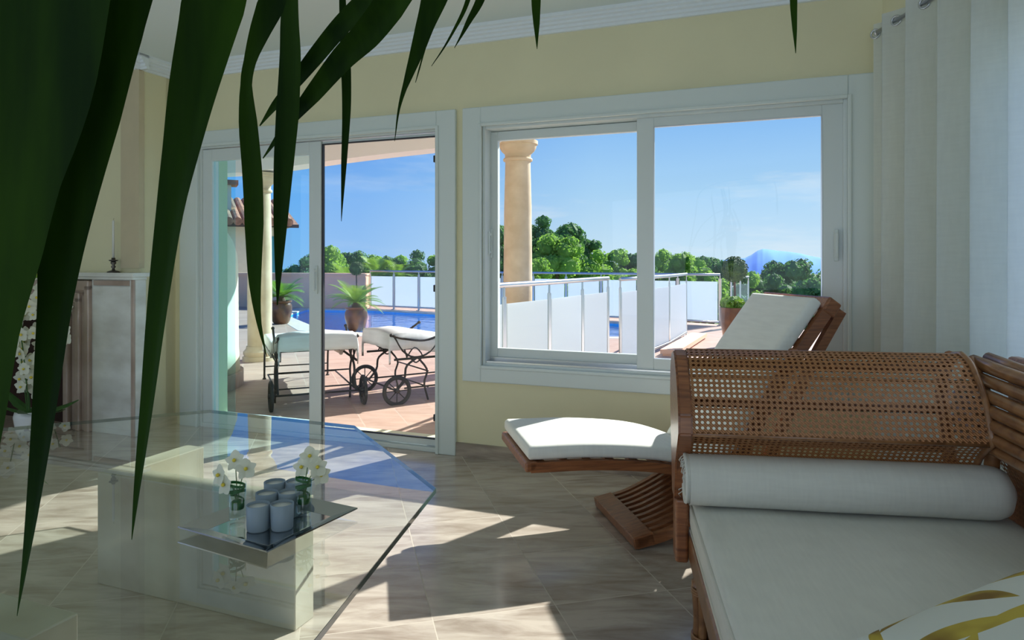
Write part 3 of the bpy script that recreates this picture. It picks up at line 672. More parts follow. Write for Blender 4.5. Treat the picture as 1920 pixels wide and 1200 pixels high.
# ================================================================== RECLINING DECK CHAIR (inside, under the window)
def spl(pts, n):
    """Catmull-Rom through 2D/3D points"""
    P = [Vector(p) for p in pts]; P = [P[0]*2-P[1]]+P+[P[-1]*2-P[-2]]; out = []
    m = len(P)-3
    for i in range(n+1):
        t = i/n*m; k = min(int(t), m-1); t -= k; a, b, c, d = P[k:k+4]
        out.append(0.5*((2*b)+(c-a)*t+(2*a-5*b+4*c-d)*t*t+(3*b-a-3*c+d)*t*t*t))
    return out
ck = thing('reclining_chair', 'teak reclining deck chair with ivory pads below the right-hand window sash', 'chair', (0.09, 2.86, 0), math.atan2(.2, .98))
CW = 0.54
def ribbon(b, path, y0, y1, th):
    """a board that follows a path in x,z; th is its thickness below the path"""
    n = len(path); up = []
    for i, p in enumerate(path):
        t = (path[min(i+1, n-1)]-path[max(i-1, 0)]).normalized(); nr = Vector((-t.y, t.x)); up.append(nr)
    v = [[b.bm.verts.new((p.x, y, p.y)), b.bm.verts.new((p.x-nr.x*th, y, p.y-nr.y*th))] and None for p, nr, y in ()]
    rows = []
    for p, nr in zip(path, up):
        q = p-nr*th
        rows.append([b.bm.verts.new((p.x, y0, p.y)), b.bm.verts.new((p.x, y1, p.y)), b.bm.verts.new((q.x, y1, q.y)), b.bm.verts.new((q.x, y0, q.y))])
    for A, B in zip(rows, rows[1:]):
        for k in range(4): b.bm.faces.new((A[k], A[(k+1) % 4], B[(k+1) % 4], B[k]))
    b.bm.faces.new(rows[0]); b.bm.faces.new(rows[-1][::-1])
V2 = lambda x, z: Vector((x, z))
seat = spl([V2(-.01, .405), V2(.3, .398), V2(.62, .36), V2(.86, .275), V2(.93, .235)], 24)
back = spl([V2(.84, .255), V2(.98, .47), V2(1.16, .76), V2(1.40, 1.075)], 20)
for nm, path, th in (('seat_rail', seat, .042), ('back_rail', back, .055)):
    for y0 in (0.0, CW-0.03):
        b = MB(); ribbon(b, path, y0, y0+0.03, th); b.build(nm, M_['teak'], ck)
b = MB()
for i in range(1, 23, 2):
    p = seat[i]; b.box(-.018, .018, .03, CW-.03, -.012, 0, M=Matrix.Translation((p.x, 0, p.y-.006)))
b.build('seat_slats', M_['teak'], ck)
b = MB()
for i in range(2, 20, 2):
    p = back[i]; b.box(-.02, .02, .03, CW-.03, -.012, 0, M=Matrix.Translation((p.x, 0, p.y-.004)) @ Matrix.Rotation(-R(57), 4, 'Y'))
b.build('back_slats', M_['teak'], ck)
b = MB(); b.box(-.035, .02, 0, CW, .365, .408, bev=.01, seg=3); b.build('foot_bar', M_['teak'], ck)
Mh = Matrix.Translation((1.385, 0, 1.065)) @ Matrix.Rotation(-R(56), 4, 'Y')
b = MB(); b.box(-.045, .03, -.005, CW+.005, -.075, .0, bev=.01, M=Mh); b.build('head_bar', M_['teak'], ck)
# second pair of rails behind the back (the folding support)
sup = [V2(1.475, 1.03), V2(1.33, .80), V2(1.17, .50), V2(1.06, .28)]
for y0 in (0.035, CW-0.065):
    b = MB(); ribbon(b, spl(sup[::-1], 12), y0, y0+.03, .045); b.build('back_support', M_['teak'], ck)
def legpanel(path, name):
    pr = spl(path, 22); par = None
    for y0 in (-.0, CW-.028):
        b = MB(); ribbon(b, pr, y0, y0+.028, .045); b.build(name, M_['teak'], ck)
    for k in range(9):
        y0 = .052+k*(CW-.104-.022)/8
        b = MB(); ribbon(b, pr[2:], y0, y0+.022, .028); b.build('leg_slat', M_['teak'], ck)
    a = math.atan2(pr[1].y-pr[0].y, pr[1].x-pr[0].x)
    b = MB(); b.box(-.012, .085, 0, CW, -.045, .006, bev=.006, M=Matrix.Translation((pr[0].x, 0, pr[0].y)) @ Matrix.Rotation(-a, 4, 'Y')); b.build('leg_bar', M_['teak'], ck)
legpanel([V2(.455, .048), V2(.62, .085), V2(.84, .19), V2(1.04, .34)], 'front_leg')
b = MB()
for y0 in (.03, CW-.058): ribbon(b, spl([V2(.66, .34), V2(.84, .20), V2(1.1, .09), V2(1.36, .045)], 18), y0, y0+.028, .045)
b.box(1.30, 1.37, .03, CW-.03, .0, .045, bev=.005); b.build('rear_leg', M_['teak'], ck)
# pads
def along(path, lift):
    L_ = [0]
    for a, c in zip(path, path[1:]): L_.append(L_[-1]+(c-a).length)
    T = L_[-1]
    def f(v):
        s = max(0, min(T, v.x)); k = 0
        while k < len(L_)-2 and L_[k+1] < s: k += 1
        u = (s-L_[k])/max(1e-6, L_[k+1]-L_[k]); p = path[k].lerp(path[k+1], u)
        a = path[max(k-1, 0)]; c = path[min(k+2, len(path)-1)]; t = (c-a).normalized(); nr = Vector((-t.y, t.x))
        q = p+nr*(v.z+lift)+t*(v.x-s); return Vector((q.x, v.y, q.y))
    return f, T
f, T = along(seat, 0.0)
b = MB(); b.pad(-0.012, T-0.03, .006, CW-.012, .006, .070, r=.022, nx=40, ny=20, puff=.004, fn=f); b.build('seat_pad', M_['chairpad'], ck, smooth=True)
f, T = along(back, 0.0)
b = MB(); b.pad(0.05, T-0.035, .012, CW-.012, .004, .072, r=.024, nx=40, ny=20, puff=.006, fn=f); b.build('back_pad', M_['chairpad'], ck, smooth=True)

# ================================================================== CANE DAYBED
so_ = thing('cane_daybed', 'rattan daybed with rolled woven cane arm and linen seat in the right foreground', 'daybed', (.582, 2.19, 0), -R(8.5))
SD = 0.98; SL = -2.15
b = MB(); b.pad(0.0, SD, SL, .13, .335, .452, r=.02, nx=30, ny=50, puff=.008, lump=.004); sc_ = b.build('seat_cushion', M_['linen'], so_, smooth=True)
pp = MB(); pp.tube([(0.004, SL, .432), (0.004, .12, .432)], .006, seg=8); pp.tube([(0.004, SL, .348), (0.004, .12, .348)], .006, seg=8); pp.build('piping', M_['linen'], sc_, smooth=True)
b = MB(); b.box(-.004, .04, SL, .14, .245, .33, bev=.008, seg=3); b.build('front_rail', M_['rattan'], so_)
b = MB(); b.box(-.004, SD, .10, .14, .245, .33, bev=.008); b.build('end_rail', M_['rattan'], so_)
b = MB(); b.box(.04, SD, SL, .10, .30, .33); b.build('seat_base', M_['rattan'], so_)
def bundle(x, y, z0, z1, nm='leg'):
    b = MB()
    for k in range(6):
        a = k*PI/3
        b.tube([(x+.026*math.cos(a)*(1+.5*abs(t-.5)), y+.026*math.sin(a)*(1+.5*abs(t-.5)), z0+(z1-z0)*t) for t in [i/8 for i in range(9)]], .0135, seg=8)
    l = b.build(nm, M_['rattan'], so_, smooth=True)
    for zc in (z0+.06, z1-.04):
        w_ = MB(); w_.tube([(x+.044*math.cos(t), y+.044*math.sin(t), zc+.02*t/(6*PI)) for t in [i*6*PI/60 for i in range(61)]], .004, seg=6)
        w_.build('binding', M_['rattan'], l, smooth=True)
bundle(.035, -.04, 0, .246); bundle(SD-.04, .1, 0, .246); bundle(.035, SL+.08, 0, .246); bundle(SD-.04, SL+.08, 0, .246)
# the arm: outline of its section (t = away from the seat, z)
AP = [(.115, .44), (.085, .585), (.02, .65), (-.035, .70), (-.03, .76), (.005, .83), (.055, .885), (.115, .93), (.17, .945), (.235, .93), (.285, .87), (.30, .78), (.27, .68), (.235, .58), (.215, .44)]
inner = spl([V2(*p) for p in ((.115, .44), (.09, .56), (.045, .645), (-.030, .705))], 12)
inner2 = spl([V2(*p) for p in ((-.030, .705), (.012, .82), (.05, .875))], 8)
inner3 = spl([V2(*p) for p in ((.05, .875), (.10, .925), (.16, .948))], 8)
outer = spl([V2(*p) for p in ((.16, .948), (.25, .925), (.295, .84), (.29, .74), (.25, .62), (.215, .44))], 18)
AX1 = .865
def sheet(path, xa, xb, name, mat, par, pitch=.0172, k0=0.0):
    b = MB(); L_ = [0]
    for a, c in zip(path, path[1:]): L_.append(L_[-1]+(c-a).length)
    uvl = b.bm.loops.layers.uv.verify(); rows = []
    for p, l in zip(path, L_):
        rows.append((b.bm.verts.new((xa, p.x, p.y)), b.bm.verts.new((xb(p) if callable(xb) else xb, p.x, p.y)), l))
    for A, B in zip(rows, rows[1:]):
        f = b.bm.faces.new((A[0], A[1], B[1], B[0]))
        for lp, (v, l) in zip(f.loops, ((A[0], A[2]), (A[1], A[2]), (B[1], B[2]), (B[0], B[2]))): lp[uvl].uv = (v.co.x/pitch, (l+k0)/pitch)
    return b.build(name, mat, par)
am = MB(); am.prism([Vector((-.05, p[0], p[1])) for p in AP], (.045, 0, 0)); bmesh.ops.bevel(am.bm, geom=am.bm.edges[:], offset=.006, segments=2, affect='EDGES')
am.build('arm_post', M_['teak'], so_)
b = MB(); b.box(-.048, -.004, .10, .19, .235, .45, bev=.01, seg=3); b.build('arm_post_foot', M_['teak'], so_)
sheet(inner, -.005, AX1, 'cane_panel', M_['cane'], so_); sheet(inner2, -.005, AX1, 'cane_panel', M_['cane'], so_, k0=.3); sheet(inner3, -.005, AX1, 'cane_panel', M_['cane'], so_, k0=.5)
sheet(outer[:6], -.005, AX1, 'cane_panel', M_['cane'], so_, k0=.7)
fr_ = [(-.028, .705, .012), (.052, .876, .009), (.16, .945, .011), (.10, .60, .010), (.115, .45, .014), (.215, .45, .014)]
for (y, z, r) in fr_[:5]:
    b = MB(); b.tube([(-.005, y+.008, z-.004), (AX1, y+.008, z-.004)], r*0.8, seg=10); b.build('arm_pole', M_['rattan'], so_, smooth=True)
for (y, z) in ((.25, .885), (.285, .745), (.245, .625)):
    b = MB(); b.tube([(-.005, y-.012, z), (AX1, y-.012, z)], .017, seg=10); b.build('inner_rail', M_['teak'], so_, smooth=True)
for x in (.36, .86):
    b = MB(); b.tube([(x-(.24 if x < .5 else 0)*max(0, (.9-p.y)/.45), p.x-.02, p.y) for p in outer[3:]], .022, seg=10); b.build('inner_rib', M_['teak'], so_, smooth=True)
b = MB(); b.tube([(AX1, p.x, p.y) for p in inner+inner2[1:]+inner3[1:]+outer[1:]], .010, seg=8); b.build('arm_edging', M_['rattan'], so_, smooth=True)
# reeded back: stacked rattan poles over a cane panel
BP = [(.99, .915, .020), (.945, .905, .022), (.925, .868, .019), (.908, .830, .019), (.897, .792, .019), (.89, .754, .019), (.89, .716, .019), (.90, .680, .019)]
for (x, z, r) in BP:
    b = MB(); b.tube([(x-.04, .17-.0, z+.02), (x-.02, .06, z+.006), (x+.02, -.4, z-.03), (x+.03, -1.2, z-.04), (x+.03, SL, z-.04)], r, seg=12); b.build('back_pole', M_['rattan'], so_, smooth=True)
bp_ = spl([V2(.925, .67), V2(.965, .60), V2(1.0, .52), V2(1.005, .44)], 8)
b = MB(); uvl = b.bm.loops.layers.uv.verify()
rows = [(b.bm.verts.new((p.x, .12, p.y)), b.bm.verts.new((p.x+.02, SL, p.y)), i*.03) for i, p in enumerate(bp_)]
for A, B in zip(rows, rows[1:]):
    f = b.bm.faces.new((A[0], A[1], B[1], B[0]))
    for lp, (v, l) in zip(f.loops, ((A[0], A[2]), (A[1], A[2]), (B[1], B[2]), (B[0], B[2]))): lp[uvl].uv = (v.co.y/.0172, l/.0172)
b.build('back_cane', M_['cane'], so_)
b = MB(); b.box(1.02, 1.06, SL, .2, .25, .94, bev=.01); b.build('back_frame', M_['teak'], so_)
b = MB(); b.tube([(AX1+.02, .16, .93), (AX1+.03, .10, .86), (AX1+.03, .05, .78), (AX1+.03, .03, .70), (AX1+.05, .08, .6), (AX1+.1, .12, .45)], .022, seg=10); b.build('corner_pole', M_['rattan'], so_, smooth=True)

SM = Matrix.Translation((.582, 2.19, 0)) @ Matrix.Rotation(-R(8.5), 4, 'Z')
# bolster with fringed, rolled end
bo = thing('bolster', 'rolled linen bolster with a fringed end lying against the cane arm', 'bolster', SM @ Vector((0, .045, .455)), -R(8.5))
BR = .083
def bol(i, j):
    a = 2*PI*i; x = -.012+.965*j; r = BR
    if j > .93: r *= math.sqrt(max(0.0, 1-((j-.93)/.07)**2))*0.6+0.4
    r *= 1+.015*noise.noise(Vector((x*6, math.cos(a)*2, math.sin(a)*2)))
    return Vector((x, r*math.cos(a)*.97, BR+r*math.sin(a)*.98))
b = MB(); b.grid(bol, 40, 40, wrapu=True)
b.bm.verts.ensure_lookup_table()
b.build('linen_roll', M_['linen'], bo, smooth=True)
b = MB(); b.lathe([(.001, 0), (.032, .0), (.033, -.01)], seg=20)
b.build('end_cap', M_['linen'], bo, M=Matrix.Translation((.953, 0, BR)) @ Matrix.Rotation(R(90), 4, 'Y'), smooth=True)
b = MB(); 
for q in range(2):
    pts = [(-.012-.006*q-.012*math.sin(t*3)*0-0.004*(1-k/90), (BR*(.96-.10*t/PI/2*1.6))*math.cos(t+q), BR+(BR*(.96-.10*t/PI/2*1.6))*math.sin(t+q)) for k, t in enumerate([i*.14 for i in range(90)])]
    b.tube(pts, .0065, seg=6)
b.tube([(-.011, 0, BR), (.0, 0, BR)], BR*.9, seg=28)
b2 = b.build('rolled_end', M_['linen'], bo, smooth=True)
b2.data.transform(Matrix.Identity(4))
b = MB(); rnd = random.Random(5)
for k in range(26):
    a = -PI*0.15-PI*1.1*k/25+PI; y = BR*.93*math.cos(a); z = BR+BR*.93*math.sin(a)
    ln = rnd.uniform(.02, .04)
    b.tube([(-.018, y, z), (-.03-rnd.uniform(0, .008), y+rnd.uniform(-.01, .01), z-ln*.4), (-.03+rnd.uniform(-.01, .01), y*1.02+rnd.uniform(-.01, .01), max(.003, z-ln))], .0016, seg=4)
b.build('fringe', M_['linen'], bo, smooth=True)

# printed cushion at the bottom right
lv = [(.30, .93, 20, .16, .028, .6), (.16, .62, 8, .17, .035, -.7), (.30, .70, -18, .15, .03, .5), (.45, .82, -60, .12, .035, .5), (.55, .60, -30, .2, .04, .6), (.25, .40, 30, .18, .04, .5), (.62, .86, -40, .14, .035, -.5), (.5, .35, 10, .2, .04, .6), (.75, .6, 50, .16, .04, .5), (.8, .25, 80, .16, .04, .5), (.12, .85, 55, .12, .03, .5), (.13, .25, -30, .15, .035, .5)]
M_['leafprint'] = leaf_print_mat('leaf_print_cotton', (0.62, 0.64, 0.58), lv)
b = MB(); b.pad(-.30, .30, -.27, .27, -.03, .03, r=.05, nx=30, ny=30, puff=.05)
pc = b.build('printed_cushion', M_['leafprint'], None, smooth=True)
pc.matrix_world = Matrix.Translation((1.005, 1.11, .572)) @ Matrix.Rotation(R(20), 4, 'Z') @ Matrix.Rotation(-R(7), 4, 'Y')
tag(pc, 'white cushion printed with mustard leaves on the daybed seat, bottom right corner', 'cushion')

# ================================================================== CURTAIN
cur = thing('curtain', 'white linen eyelet curtain hanging in deep folds at the right', 'curtain', (1.80, 2.0, 0))
y0c, y1c = 3.40, 1.0; PER = .205; A_ = .052
def cxy(s):
    # s in metres along the wall direction, measured from the far edge toward the camera
    ph = 2*PI*s/PER+0.6*noise.noise(Vector((s*2.1, 0, 0)))
    return ph
def cpt(i, j):
    s = (y0c-y1c)*i; z = .02+(2.43-.02)*j
    ph = cxy(s)+0.25*noise.noise(Vector((s*3, z*0.6, 4)))*(1-j)
    am = A_*(1-.15*j)*(1+.25*noise.noise(Vector((s*4, z*.5, 9))))
    x = am*math.sin(ph)+.02*i*(y0c-y1c)/2; y = y0c-s-.016*math.sin(2*ph)
    return Vector((x, y-2.0, z))
b = MB(); b.grid(cpt, 340, 24); pn = b.build('curtain_panel', M_['curtain'], cur, smooth=True)
hm = MB()
k = 0
s = 0.0
ring = []
prev = math.sin(cxy(0)); ss = 0
while ss < (y0c-y1c)-.02:
    ss += .004; v = math.sin(cxy(ss))
    if prev*v <= 0: ring.append(ss)
    prev = v
for s in ring:
    p = cpt(s/(y0c-y1c), 1.0); q = cpt((s+.006)/(y0c-y1c), 1.0); t = (q-p); t.z = 0; t.normalize(); nn = Vector((t.y, -t.x, 0))
    c = Vector((p.x, p.y, 2.38)); g = MB()
    g.tube([c+t*.021*math.cos(a)+Vector((0, 0, .021*math.sin(a))) for a in [2*PI*i/20 for i in range(20)]], .0055, seg=8, closed=True)
    g.build('eyelet', M_['steel'], cur, smooth=True)
rd = thing('curtain_rod', 'steel curtain rod threading the eyelets of the white curtain', 'curtain rod', (1.80, 2.0, 2.38))
b = MB(); b.tube([(0, 1.37, 0), (0.03, -1.1, 0)], .010, seg=12); b.build('rod', M_['steel'], rd, smooth=True)
b = MB(); b.ball((0, 1.372, 0), .014, 2); b.ball((.03, -1.12, 0), .02, 2); b.build('finial', M_['steel'], rd, smooth=True)
for yy in (1.30, -1.0):
    b = MB(); b.tube([(0.0, yy, 0), (0.06, yy, 0.0), (0.155, yy, .0)], .007, seg=8); b.build('bracket', M_['steel'], rd, smooth=True)

# ================================================================== FOREGROUND PALM
pm = thing('potted_palm', 'tall palm whose dark blades hang across the left and top of the view', 'plant', (-.95, .12, 0))
po = Vector((-.95, .12, 0))
b = MB(); b.lathe([(.001, 0), (.13, 0), (.17, .3), (.18, .34), (.165, .34), (.155, .30), (.001, .30)]); b.build('pot', M_['ceramic'], pm, smooth=True)
b = MB(); b.tube([(0, 0, .28), (.01, 0, .7), (-.01, .01, 1.1), (0, .01, 1.35)], [.045, .035, .03, .025], seg=12); b.build('trunk', M_['bark'], pm, smooth=True)
def rach(pts, r=.008):
    P_ = spl([Vector(p) for p in pts], 30)
    b = MB(); b.tube([p-po for p in P_], [r*(1-.6*i/30) for i in range(31)], seg=8); return b.build('frond_stalk', M_['stem'], pm, smooth=True), P_
r1o, r1 = rach([(-.95, .13, 1.32), (-.75, .25, 1.62), (-.50, .42, 1.76), (-.28, .62, 1.80), (-.05, .9, 1.84), (.2, 1.15, 1.86)])
r2o, r2 = rach([(-.95, .13, 1.32), (-.70, .45, 1.75), (-.45, .85, 1.96), (-.12, 1.15, 2.02), (.25, 1.35, 2.02), (.62, 1.5, 1.98)])
BL = [
 # (stalk, depth top, depth tip, [(x, y, w)...])
 (0, .42, .40, [(30, -40, 330), (22, 150, 270), (-8, 330, 210), (-20, 480, 170), (-28, 620, 120), (-30, 780, 80), (-36, 920, 40), (-40, 1020, 3)]),
 (0, .46, .42, [(213, -40, 140), (188, 60, 140), (158, 220, 125), (125, 400, 98), (106, 560, 68), (85, 760, 50), (65, 930, 32), (47, 1060, 14), (32, 1155, 1.5)]),
 (0, .50, .47, [(412, -40, 112), (400, 20, 118), (366, 160, 98), (342, 280, 78), (320, 400, 60), (296, 580, 46), (276, 760, 30), (258, 910, 15), (247, 1012, 1.5)]),
 (0, .72, .70, [(528, -40, 46), (507, 15, 52), (488, 60, 40), (470, 112, 24), (462, 160, 22), (466, 235, 36), (474, 330, 38), (477, 420, 36), (478, 520, 25), (485, 600, 10), (500, 668, 1)]),
 (1, .85, .85, [(546, -40, 30), (544, 40, 38), (545, 110, 43), (540, 210, 45), (533, 300, 38), (527, 400, 27), (523, 490, 15), (520, 572, 2)]),
 (0, .80, .95, [(735, -45, 40), (690, 0, 44), (640, 48, 36), (590, 108, 30), (548, 160, 22), (515, 198, 14), (487, 236, 2)]),
 (0, .76, .92, [(775, -45, 50), (735, 5, 58), (690, 62, 52), (640, 112, 42), (588, 175, 32), (540, 232, 18), (493, 297, 2)]),
 (1, .95, .95, [(641, -40, 9), (643, 20, 13), (648, 110, 19), (650, 200, 17), (645, 310, 11), (640, 415, 1)]),
 (1, 1.0, 1.0, [(822, -40, 46), (810, 10, 44), (795, 55, 34), (777, 110, 22), (762, 155, 12), (748, 205, 5), (740, 265, 1)]),
 (1, 1.04, 1.04, [(842, -40, 22), (830, 0, 20), (808, 50, 15), (792, 95, 10), (778, 130, 5), (762, 168, 1)]),
 (1, 1.08, 1.08, [(806, 60, 4), (793, 105, 3), (786, 130, 3), (779, 155, 1)]),
 (1, 1.1, 1.1, [(890, -40, 11), (872, 15, 8), (852, 55, 5), (832, 90, 3), (809, 124, 1)]),
 (1, 1.12, 1.12, [(915, -40, 18), (898, 5, 15), (880, 38, 10), (866, 65, 5), (852, 90, 1)]),
 (1, 1.2, 1.2, [(1005, -40, 20), (1005, 10, 17), (1006, 45, 12), (1007, 92, 1)]),
 (1, 1.3, 1.3, [(1487, -40, 16), (1488, 10, 13), (1490, 55, 8), (1492, 100, 1)]),
]
for bi, (si, dt, de, pts) in enumerate(BL):
    rr = r1 if si == 0 else r2
    n0 = len(pts); P_ = []; W_ = []
    for k, (x, y, ww) in enumerate(pts):
        d = dt+(de-dt)*k/(n0-1); P_.append(PX(x, y, d)); W_.append(ww/FPX*d)
    # root the blade on the stalk above the view
    top_ = P_[0]; root = min(rr, key=lambda q: (q-top_).length+(0 if q.z > top_.z else 1))
    root = Vector((top_.x+(root.x-top_.x)*.25, top_.y+(root.y-top_.y)*.25, max(top_.z+.14, top_.z+(root.z-top_.z)*.9)))
    up_ = P_[0]+(P_[0]-P_[1]).normalized()*.07
    P_ = [root, up_]+P_; W_ = [W_[0]*.5, W_[0]*.95]+W_
    if bi == 10: P_ = P_[2:]; W_ = W_[2:]
    pth = spl(P_, 40); n = 40; m = len(W_)-1
    b = MB(); uvl = b.bm.loops.layers.uv.verify(); rows = []
    for i, p in enumerate(pth):
        t = (pth[min(i+1, n)]-pth[max(i-1, 0)]).normalized(); view = Vector((0, 1, 0))
        tw = R(18)*math.sin(i*.09+bi)
        if bi == 3: tw = R(70)*math.exp(-((i-14)/4.0)**2)*0
        sd = t.cross(view).normalized(); sd = (sd*math.cos(tw)+view*math.sin(tw)).normalized(); up = sd.cross(t).normalized()
        q = i/n*m; k = min(int(q), m-1); ww = (W_[k]+(W_[k+1]-W_[k])*(q-k))/2/max(.5, math.cos(tw))
        fold = .16*ww
        rows.append([b.bm.verts.new(p-po+sd*ww*f_+up*(fold*(1-abs(f_)*2) if abs(f_) <= .5 else fold*(abs(f_)-.5)*-1.2)) for f_ in (-1, -.5, 0, .5, 1)])
    for A, B in zip(rows, rows[1:]):
        for k in range(4): b.bm.faces.new((A[k], A[k+1], B[k+1], B[k]))
    b.build('blade', M_['palm'], pm, smooth=True)
# ================================================================== TERRACE
TF = -0.05
PE = [FL(537, 591, TF), FL(600, 617, TF), FL(705, 626, TF), FL(1190, 632, TF), FL(1235, 612, TF), FL(1150, 604, TF), FL(818, 588, TF), FL(700, 581, TF), FL(575, 579, TF)]
outer_ = [RM(-9.5, 4.27, TF), RM(2.6, 4.27, TF), RM(2.6, 6.0, TF), Vector((6.5, 12.2, TF)), Vector((3.0, 15.2, TF)), Vector((-4.0, 20.2, TF)), Vector((-14, 22, TF)), Vector((-14, 9, TF))]
def flatpoly(name, outer, holes, mat, kind='structure', z=None):
    allp = list(outer)+[p for h in holes for p in h]
    tri = tessellate_polygon([outer]+list(holes))
    b = MB(); vs = [b.bm.verts.new(p if z is None else (p.x, p.y, z)) for p in allp]
    for t in tri:
        f = b.bm.faces.new([vs[i] for i in t])
    bmesh.ops.recalc_face_normals(b.bm, faces=b.bm.faces)
    o = b.build(name, mat)
    if o.data.polygons and o.data.polygons[0].normal.z < 0: o.data.flip_normals()
    if kind: o['kind'] = kind
    return o
pc_ = sum((p for p in PE), Vector())/len(PE)
cop = [p+(p-pc_).normalized()*0.45 for p in PE]
flatpoly('terrace', outer_, [cop], M_['terrace'])
pool = thing('swimming_pool', 'blue mosaic swimming pool sunk in the terrace beyond the door', 'pool', (pc_.x, pc_.y, TF))
b = MB()
for i in range(len(PE)):
    A = PE[i]; B = PE[(i+1) % len(PE)]; A2 = cop[i]; B2 = cop[(i+1) % len(PE)]
    v = [b.bm.verts.new(q-pc_+Vector((0, 0, .004))+Vector((0, 0, TF))-Vector((0, 0, TF))) for q in (A, B, B2, A2)]; b.bm.faces.new(v)
    v2 = [b.bm.verts.new(q-pc_+Vector((0, 0, h))) for q, h in ((A, .004), (B, .004), (B, -.03), (A, -.03))]; b.bm.faces.new(v2)
b.build('coping', M_['coping'], pool)
b = MB()
for i in range(len(PE)):
    A = PE[i]-pc_; B = PE[(i+1) % len(PE)]-pc_
    b.bm.faces.new([b.bm.verts.new(q) for q in (A+Vector((0, 0, -.03)), B+Vector((0, 0, -.03)), B+Vector((0, 0, -1.1)), A+Vector((0, 0, -1.1)))])
b.bm.faces.new([b.bm.verts.new(p-pc_+Vector((0, 0, -1.1))) for p in PE])
b.build('basin', M_['pooltile'], pool)
b = MB(); b.bm.faces.new([b.bm.verts.new(p-pc_+Vector((0, 0, -.06))) for p in PE]); wa = b.build('water', M_['water'], pool); wa['kind'] = 'stuff'

# ------------------------------------------------------------------ portico
colp = None
def column(p, top, label):
    c = thing('column', label, 'column', (p.x, p.y, TF), 0, 'portico columns')
    h = top-TF
    b = MB(); b.lathe([(.215, 0), (.215, .05), (.19, .06), (.205, .09), (.205, .12), (.175, .15), (.165, .19)], seg=36); b.build('base', M_['column'], c, smooth='auto')
    b = MB(); b.lathe([(.152, .18), (.155, h*.35), (.148, h*.7), (.135, h-.24)], seg=40); b.build('shaft', M_['column'], c, smooth='auto')
    b = MB(); b.lathe([(.136, h-.26), (.155, h-.25), (.16, h-.235), (.155, h-.22), (.14, h-.21), (.14, h-.17), (.15, h-.155), (.175, h-.13), (.195, h-.09), (.20, h-.06), (.20, h-.05), (.215, h-.045), (.215, h)], seg=40); b.build('capital', M_['column'], c, smooth='auto')
    return c
c1 = FL(487, 675, TF); c2 = PX(971, 490, 8.6); 
column(c1, 2.41, 'sandstone column left of the loungers, seen through the sliding door'); cc2 = column(c2, 2.76, 'sandstone column seen through the left window sash'); cc2.scale = (1.17, 1.17, 1)
b = MB()
dirc = (c2-c1); dirc.z = 0; ll = dirc.length; dc = dirc.normalized(); nc = Vector((-dc.y, dc.x, 0))
rows = []
for i in range(25):
    t = i/24; z = 2.41+.33*t+.03*math.sin(PI*t); p = c1.xy.to_3d()+dc*(ll*t)
    rows.append([p+nc*o+Vector((0, 0, zz)) for o, zz in ((-.17, z), (.17, z), (.17, 3.0), (-.17, 3.0))])
rv = [[b.bm.verts.new(q) for q in r] for r in rows]
for A, B in zip(rv, rv[1:]):
    for k in range(4): b.bm.faces.new((A[k], A[(k+1) % 4], B[(k+1) % 4], B[k]))
b.bm.faces.new(rv[0]); b.bm.faces.new(rv[-1][::-1])
c2u = U.dot(c2); c2n = NV.dot(c2); c1u = U.dot(c1); c1n = NV.dot(c1)
b2 = MB(); b2.box(c2u-.16, c2u+.16, 4.27, c2n+.1, 2.76, 3.0); b2.box(c1u-3, c1u+.0, c1n-.17, c1n+.17, 2.41, 2.95)
struct(b.build('portico_beam', M_['whitestucco'])); struct(b2.build('portico_side_beam', M_['whitestucco'], M=ROOM))
b = MB(); b.box(c1u-3, -1.78, 4.27, max(c1n, c2n)+.25, 2.99, 3.12); struct(b.build('portico_roof', M_['whitestucco'], M=ROOM))  # right edge widened out of view, added to shade terrace and room
# rounded masonry
rw = thing('masonry_oven', 'rounded cream plastered oven beside the sliding door, partly in shade', 'oven', (-3.82, 6.95, TF)); rw.scale = (1.09, 1.09, 1.0)
b = MB(); b.lathe([(.90, .15), (.885, .4), (.88, 1.25), (.87, 1.38), (.83, 1.52), (.74, 1.68), (.58, 1.82), (.36, 1.92), (.14, 1.96), (.001, 1.97)], seg=72); b.build('dome', M_['stucco'], rw, smooth=True)
b = MB(); b.lathe([(.93, 0), (.93, .15), (.90, .155)], seg=72); b.build('plinth', M_['terrace'], rw)

# house wing beyond
hw = thing('neighbouring_villa', 'cream villa wing with clay tiled roof behind the portico column', 'building', (-7.55, 22, TF), R(26))
b = MB(); b.box(-9, .0, 0, 6, -.5, 2.5); b.box(-1.75, -1.35, .6, 1.0, 2.5, 3.75); b.build('wall', M_['stucco'], hw)
b = MB()
for i in range(40):
    x = -9+.25*i
    if x > .35: break
    b.tube([(x, -.75, 2.52), (x, 3.0, 3.45)], .13, seg=10)
b.prism([(-9, -.7, 2.45), (-9, 3, 3.35), (-9, 6.7, 2.45)], (9.55, 0, 0)); b.box(-1.95, -1.15, .4, 1.2, 3.75, 3.9)
b.build('tiled_roof', M_['rooftile'], hw)
b = MB(); b.box(-9, .55, -.72, -.6, 2.36, 2.46); b.box(-9, .5, -.6, 0, 2.40, 2.46); b.build('eave', M_['darkwood'], hw)
b = MB(); b.box(-.42, -.06, -.03, .0, .5, 2.1, bev=.01); b.box(-3.0, -2.0, -.03, 0, .0, 2.1, bev=.01); b.build('shutter', M_['teal'], hw)
